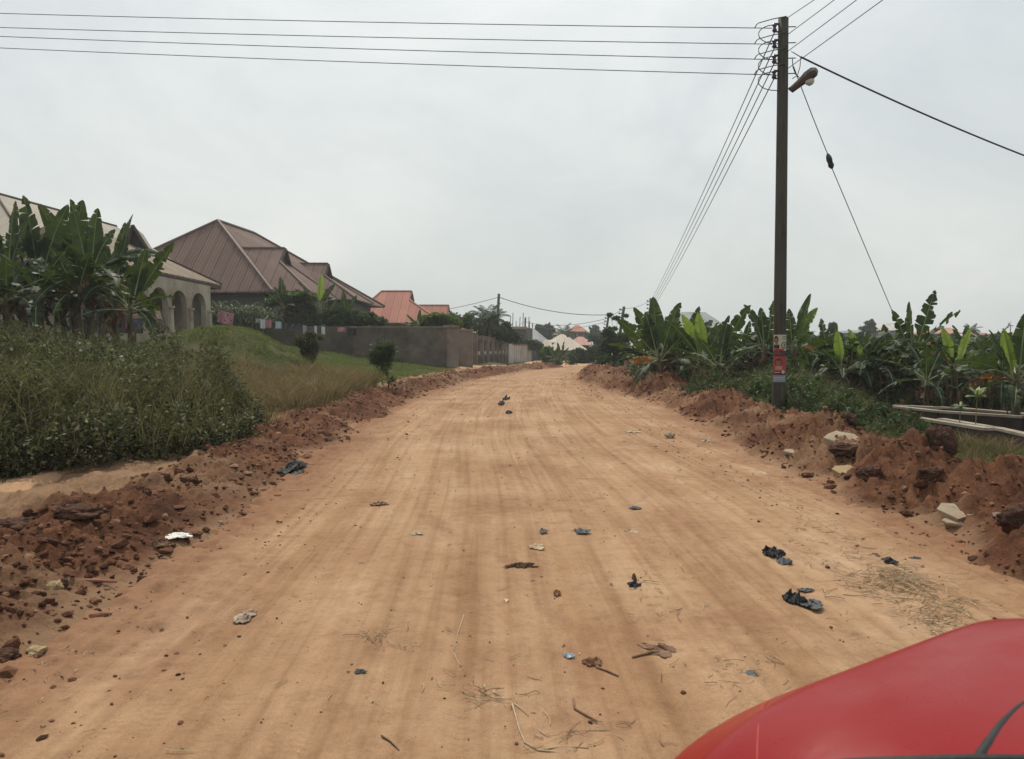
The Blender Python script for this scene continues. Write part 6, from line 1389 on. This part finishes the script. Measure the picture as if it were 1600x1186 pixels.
M_blk = worn("black_plastic", (.012, .012, .014), (.028, .029, .031), 20, .6, .6, .01, 60, .2); M_gry = worn("grey_plastic", (.065, .073, .076), (.115, .122, .124), 20, .65, .5, .01, 60, .15); M_wplast = worn("white_plastic", (.58, .55, .49), (.72, .70, .64), 20, .6, .4, .01, 60); M_bluep = worn("light_blue_plastic", (.25, .38, .48), (.36, .48, .56), 20, .5)
M_paper = worn("cream_paper_scrap", (.36, .27, .17), (.46, .36, .24), 20, .85); M_leafd = worn("dry_brown_leaf", (.15, .075, .04), (.24, .13, .07), 15, .85); M_wood = worn("dry_wood", (.13, .075, .045), (.22, .13, .08), 15, .85, .6, .01, 60); M_red = worn("red_brown_stick", (.24, .09, .06), (.32, .14, .09), 15, .8); M_cloth = worn("brown_cream_rag", (.42, .34, .25), (.17, .10, .08), 14, .9, .5, .01, 60); M_twigk = worn("charred_twig", (.045, .03, .022), (.09, .055, .04), 20, .9)
def scrap(px, py, wpx, hpx, m, label, seed, cat='plastic scrap', name='plastic_scrap', hgt=.35, z=None, crumple=.5, group=None):
    """crumpled sheet lying on the road; wpx, hpx its size in the photo"""
    r = np.random.RandomState(seed); g_ = Gp(px, py, 0.02); c = np.array([g_[0], g_[1], rz_at(g_[0], g_[1]) if z is None else z]) if z is None else on_surface(px, py) + (0, 0, .01)
    d = c[1]; w_ = wpx * d / F; l_ = hpx * d / F / max(.12, (CZ - c[2]) / d) * .8; n = 17; V = []
    a0 = r.rand(10) * 6.28
    for j in range(n):
        for i in range(n):
            u_, v_ = i / (n - 1) * 2 - 1, j / (n - 1) * 2 - 1; th = math.atan2(v_, u_); m_ = max(abs(u_), abs(v_)); edge_ = 1 + crumple * (.30 * math.sin(3 * th + a0[0]) + .22 * math.sin(5 * th + a0[1]) + .14 * math.sin(9 * th + a0[2]) + .10 * math.sin(14 * th + a0[3]))
            x, y = m_ * math.cos(th) * edge_ * w_ / 2, m_ * math.sin(th) * edge_ * l_ / 2
            f = float(fbm(u_ * 2.1 + seed * 3.1, v_ * 2.1, 0, 3, seed)); zz = hgt * w_ * (.32 * (1 - m_ ** 2) + .55 * abs(f) * (1 - .5 * m_)) + .004; V.append((x + .12 * w_ * f, y, zz))
    V = np.array(V); top = V + c; bot = V * (1, 1, 1) + c; bot[:, 2] -= .003 + .35 * np.maximum(V[:, 2] - .006, 0)
    Fc = []; N = n * n
    for j in range(n - 1):
        for i in range(n - 1): a_ = j * n + i; Fc += [(a_, a_ + 1, a_ + n + 1, a_ + n), (N + a_, N + a_ + n, N + a_ + n + 1, N + a_ + 1)]
    ed = [i for i in range(n)] + [n * j + n - 1 for j in range(1, n)] + [n * (n - 1) + i for i in range(n - 2, -1, -1)] + [n * j for j in range(n - 2, 0, -1)]
    for k in range(len(ed)): a_, b_ = ed[k], ed[(k + 1) % len(ed)]; Fc.append((a_, a_ + N, b_ + N, b_))
    o = mesh_obj(name, np.concatenate([top, bot]), Fc, m, None, False, loc=c); return tag(o, label, cat, group)
scrap(1206, 868, 24, 15, M_blk, 'black plastic scrap with raised corner, upper of the right-hand ones', 1, hgt=.8); scrap(1224, 880, 20, 11, M_gry, 'greyish end of torn plastic touching the upper black scrap', 2, hgt=.6)
scrap(1237, 944, 28, 18, M_blk, 'largest black plastic scrap, crumpled, near the straw heap', 3, hgt=.8); scrap(1268, 950, 34, 16, M_gry, 'grey flattened plastic joined to the largest black scrap', 4, hgt=.25, crumple=.8)
scrap(1259, 923, 24, 6, M_gry, 'thin grey plastic strip above the largest black scrap', 5, hgt=.2); scrap(1391, 879, 20, 11, M_blk, 'rounded black plastic scrap beside the straw heap', 6, hgt=.5); scrap(1369, 867, 9, 6, M_twigk, 'small dark clod left of the rounded black scrap', 7, 'clod', 'clod')
scrap(1431, 872, 18, 4, M_gry, 'flat grey strip right of the rounded black scrap', 8, hgt=.2); scrap(990, 917, 18, 10, M_blk, 'black plastic scrap with a stalk standing up from it', 9, hgt=.6); scrap(991, 906, 6, 10, M_twigk, 'upright burnt stalk on the black scrap in mid road', 10, 'burnt stalk', 'burnt_stalk', hgt=2.2)
scrap(909, 834, 22, 9, M_gry, 'blue-grey plastic piece with two raised ears in mid road', 11, hgt=.3); scrap(849, 832, 12, 7, M_gry, 'small curled blue-grey plastic left of the eared piece', 12, hgt=.4); scrap(838, 857, 25, 9, M_paper, 'greyish crumpled wrapper below the curled plastic', 13, 'wrapper', 'wrapper', hgt=.3); scrap(993, 795, 17, 5, M_gry, 'dark grey flattened scrap lying farther up the road than the eared plastic', 14, hgt=.3) 
scrap(988, 831, 20, 6, M_paper, 'cream scrap of husk right of the eared plastic', 15, 'husk', 'husk', hgt=.3); scrap(870, 930, 11, 9, M_leafd, 'dark red-brown folded leaf in mid road', 16, 'dry leaf', 'dry_leaf', hgt=.8); scrap(562, 1058, 18, 9, M_gry, 'blue-grey plastic scrap on the lower left of the road', 17, hgt=.35); scrap(1175, 1058, 18, 13, M_gry, 'round grey disc of plastic beside the red car', 18, hgt=.15, crumple=.2)
scrap(890, 1028, 16, 7, M_bluep, 'pale blue plastic bits in the lower middle of the road', 19, hgt=.4); scrap(926, 1037, 26, 15, M_leafd, 'curled dry leaf resting on a broken twig', 20, 'dry leaf', 'dry_leaf', hgt=.45); scrap(1030, 1018, 46, 26, M_wood, 'ring-shaped curl of dry bark in the lower middle of the road', 21, 'bark', 'bark_curl', hgt=.25, crumple=.8)
scrap(277, 838, 38, 12, M_wplast, 'white plastic scrap at the foot of the left bank', 22, z=.13, hgt=.2); scrap(383, 965, 30, 27, M_cloth, 'brown and cream rag lying on the left of the road', 23, 'rag', 'rag', hgt=.35, crumple=.3); scrap(457, 734, 26, 20, M_blk, 'black plastic heap on the foot of the left bank', 24, z=.12, hgt=.7)
scrap(462, 742, 12, 12, M_gry, 'blue-grey plastic lying on the black plastic heap', 25, z=.13, hgt=.5); scrap(592, 789, 26, 5, M_wood, 'short piece of dark wood on the left half of the road', 26, 'wood piece', 'wood_piece', hgt=.25, crumple=.2); scrap(650, 837, 22, 6, M_paper, 'flattened tan husk in the left half of the road', 27, 'husk', 'husk', hgt=.25); scrap(814, 886, 40, 7, M_dead, 'crushed bundle of dry stalks in mid road', 28, 'dry stalks', 'dry_stalks', hgt=.25, crumple=1.)
scrap(250, 855, 32, 7, M_wood, 'short dark log at the foot of the left bank', 29, 'log', 'log', z=.09, hgt=.4, crumple=.15); scrap(1190, 739, 14, 4, M_paper, 'pale scrap of paper on the right of the road', 30, 'paper scrap', 'paper_scrap', hgt=.2); scrap(783, 632, 9, 6, M_blk, 'black scrap far along the road, left of a pair', 31, hgt=1); scrap(791, 625, 10, 5, M_blk, 'black scrap far along the road, upper of a pair', 32, hgt=1); scrap(795, 647, 9, 4, M_blk, 'black scrap just below the far pair', 33, hgt=.8); scrap(826, 709, 8, 4, M_twigk, 'dark clod in the centre of the road', 34, 'clod', 'clod'); scrap(987, 677, 22, 3, M_paper, 'pale flattened strip far on the right of the road', 35, 'paper scrap', 'paper_scrap', hgt=.2)
scrap(1105, 688, 20, 5, M_slab, 'small pale cluster of stones on the right of the road', 36, 'stone', 'stone', hgt=.3)
def stick(pts_px, rad, m, label, z=.02, name='stick', cat='stick'):
    pts = [Gp(x, y, z) for x, y in pts_px]; 
    for p in pts: p[2] = max(z, rz_at(p[0], p[1]) + rad) if p[0] > xL(p[1]) + .1 else z
    mb = MB(); mb.tube(pts, [rad] + [rad * .9] * (len(pts) - 2) + [rad * .6], 7); o = mb.build(name, m, None, True, loc=pts[0]); return tag(o, label, cat)
stick([(120, 908), (150, 907), (182, 909)], .014, M_red, 'straight reddish stick on the foot of the left bank', .07)
stick([(725, 963), (716, 990), (709, 1022)], .0024, M_paper, 'long pale straw standing out in the middle of the road', name='straw_stalk', cat='straw'); stick([(709, 1022), (716, 1038), (729, 1055)], .0020, M_paper, 'bent lower half of the long pale straw', name='straw_stalk', cat='straw')
stick([(896, 1095), (898, 1110), (914, 1119), (933, 1130)], .006, M_wood, 'bent brown twig in the lower middle of the road', name='twig', cat='twig'); stick([(932, 1044), (948, 1050), (966, 1058)], .006, M_wood, 'short brown twig under the curled dry leaf', name='twig', cat='twig'); stick([(988, 1032), (1018, 1024), (1046, 1022)], .007, M_wood, 'dark twig along the lower side of the bark curl', name='twig', cat='twig')
stick([(596, 1154), (610, 1163), (624, 1178)], .004, M_twigk, 'thin dark twig at the bottom of the road left of centre', name='twig', cat='twig')
stick([(800, 1100), (806, 1120), (812, 1142), (820, 1160), (840, 1172), (880, 1168), (920, 1172)], .0032, M_paper, 'long curved pale root at the bottom centre of the road', name='root', cat='root'); stick([(842, 1172), (870, 1176), (893, 1175)], .0035, M_paper, 'pale root branch lying against the long curved root', name='root', cat='root'); stick([(804, 1100), (815, 1108), (826, 1119)], .0024, M_paper, 'short pale root above the long curved root', name='root', cat='root')

# straw: thin curved stalks
M_straw = foliage("straw", [(0, (.17, .105, .055)), (.5, (.33, .23, .13)), (1, (.58, .46, .30))], (.4, .3, .15), .12, .7, .3)
def straw(px, py, spread, Ln, r, zoff=.004, curve=1.):
    """px, py arrays of photo positions"""
    n = len(px); V = []; Fc = []; c = np.array([Gp(a, b, .02) for a, b in zip(px, py)])
    th = r.rand(n) * 6.28; L__ = Ln * .8 * np.exp(r.normal(0, .5, n)); w = (.0008 + .0012 * r.rand(n)) * (1 + .10 * c[:, 1]); bend = r.normal(0, .5 * curve, n); k = 5; rows = []
    p = c[:, :2].copy(); a = th.copy()
    zz = road_h(p[:, 0], p[:, 1], p[:, 0] - xL(p[:, 1]), xR(p[:, 1]) - p[:, 0]) + zoff + r.rand(n) * zoff * 2
    for j in range(k + 1):
        lift = zz + .25 * L__ * r.rand(n) * (j / k) * (r.rand(n) < .3); nx_, ny_ = -np.sin(a) * w, np.cos(a) * w
        rows += [np.stack([p[:, 0] - nx_, p[:, 1] - ny_, lift], 1), np.stack([p[:, 0], p[:, 1], lift + w * 1.2], 1), np.stack([p[:, 0] + nx_, p[:, 1] + ny_, lift], 1)]
        p = p + np.stack([np.cos(a), np.sin(a)], 1) * (L__ / k)[:, None]; a = a + bend / k * 2
    V = np.stack(rows, 1).reshape(-1, 3); m = 3 * (k + 1); base = (np.arange(n) * m)[:, None]
    Fc = np.concatenate([base + np.array([[3 * j + q, 3 * j + q + 1, 3 * j + q + 4, 3 * j + q + 3]]) for j in range(k) for q in (0, 1)], 0); return V, Fc
r = np.random.RandomState(300)
def gauss_px(n, cx, cy, sx, sy, rot=0):
    a, b = r.normal(0, 1, n) * sx, r.normal(0, 1, n) * sy; c, s_ = math.cos(rot), math.sin(rot); return cx + a * c - b * s_, cy + a * s_ + b * c
parts = [straw(*gauss_px(330, 1415, 925, 58, 20, .35), 0, .10, r, .005), straw(*gauss_px(120, 1475, 975, 35, 12, .5), 0, .10, r, .006), straw(*gauss_px(110, 1400, 908, 26, 8, .1), 0, .12, r, .012)]
q = mesh_obj('straw_heap', *joinq(parts), M_straw); tag(q, 'flattened heap of pale straw on the right half of the road', 'straw', kind='stuff')
parts = []
for (n, cx, cy, sx, sy, rot) in ((130, 1300, 860, 70, 22, .3), (90, 1240, 800, 60, 20, .4), (60, 1180, 720, 60, 20, .3), (26, 590, 1003, 12, 6, 0), (34, 745, 1085, 40, 9, .1), (60, 1000, 720, 90, 25, .1), (60, 880, 690, 80, 25, 0), (16, 1016, 905, 12, 10, 0), (20, 900, 1150, 40, 14, 0), (16, 1040, 950, 30, 12, 0), (30, 1160, 1060, 45, 15, 0), (70, 240, 900, 90, 40, -.6), (40, 90, 1040, 70, 25, -.5), (40, 420, 760, 60, 30, -.6)):
    parts.append(straw(*gauss_px(n, cx, cy, sx, sy, rot), 0, .075, r))
# evenly strewn single stalks
n = 520; y_ = 2.3 + 26 * r.rand(n) ** 1.6; x_ = xL(y_) + (xR(y_) - xL(y_)) * (.04 + .93 * r.rand(n) ** .8); pxs = 800 + x_ / y_ * F; pys = np.array([593 - F * ((0 - CZ) / yy_ + math.tan(PITCH)) / (1 - (0 - CZ) / yy_ * math.tan(PITCH)) for yy_ in y_])
parts.append(straw(pxs, pys, 0, .055, r)); q = mesh_obj('loose_straw', *joinq(parts), M_straw); tag(q, 'single dry stalks and bits of straw strewn over the road', 'straw', kind='stuff')
# tiny pale and dark husks
n = 620; y_ = 2.3 + 30 * r.rand(n) ** 1.7; x_ = xL(y_) + (xR(y_) - xL(y_)) * (.06 + .9 * r.rand(n)); C = np.stack([x_, y_, road_h(x_, y_, x_ - xL(y_), xR(y_) - x_) + .004], 1); D = nrm_rows(rand_unit(r, n) * (1, 1, .12)); S = .016 * np.exp(r.normal(0, .5, n)) * (1 + .05 * y_)
V, Fc = leaf_cards(C, D, S, S * .5, r); q = mesh_obj('husk_fragments', V, Fc, M_straw); tag(q, 'tiny pale husks and leaf bits scattered on the road', 'husks', kind='stuff')

# ---------------------------------------------------------------- haze
hb = MB(); hb.box(-930, 930, -80, 1530, -6, 15); 
def m_haze(t):
    v = t.n('VolumePrincipled'); v.inputs['Color'].default_value = (.86, .89, .90, 1); v.inputs['Density'].default_value = .0008; v.inputs['Anisotropy'].default_value = .3; t.l(v.outputs[0], t.out.inputs['Volume'])
HZ = mat('haze_air', m_haze); hz = hb.build('haze', HZ); tag(hz, kind='stuff')

for o in bpy.data.objects:
    if '_o' in o: del o['_o']
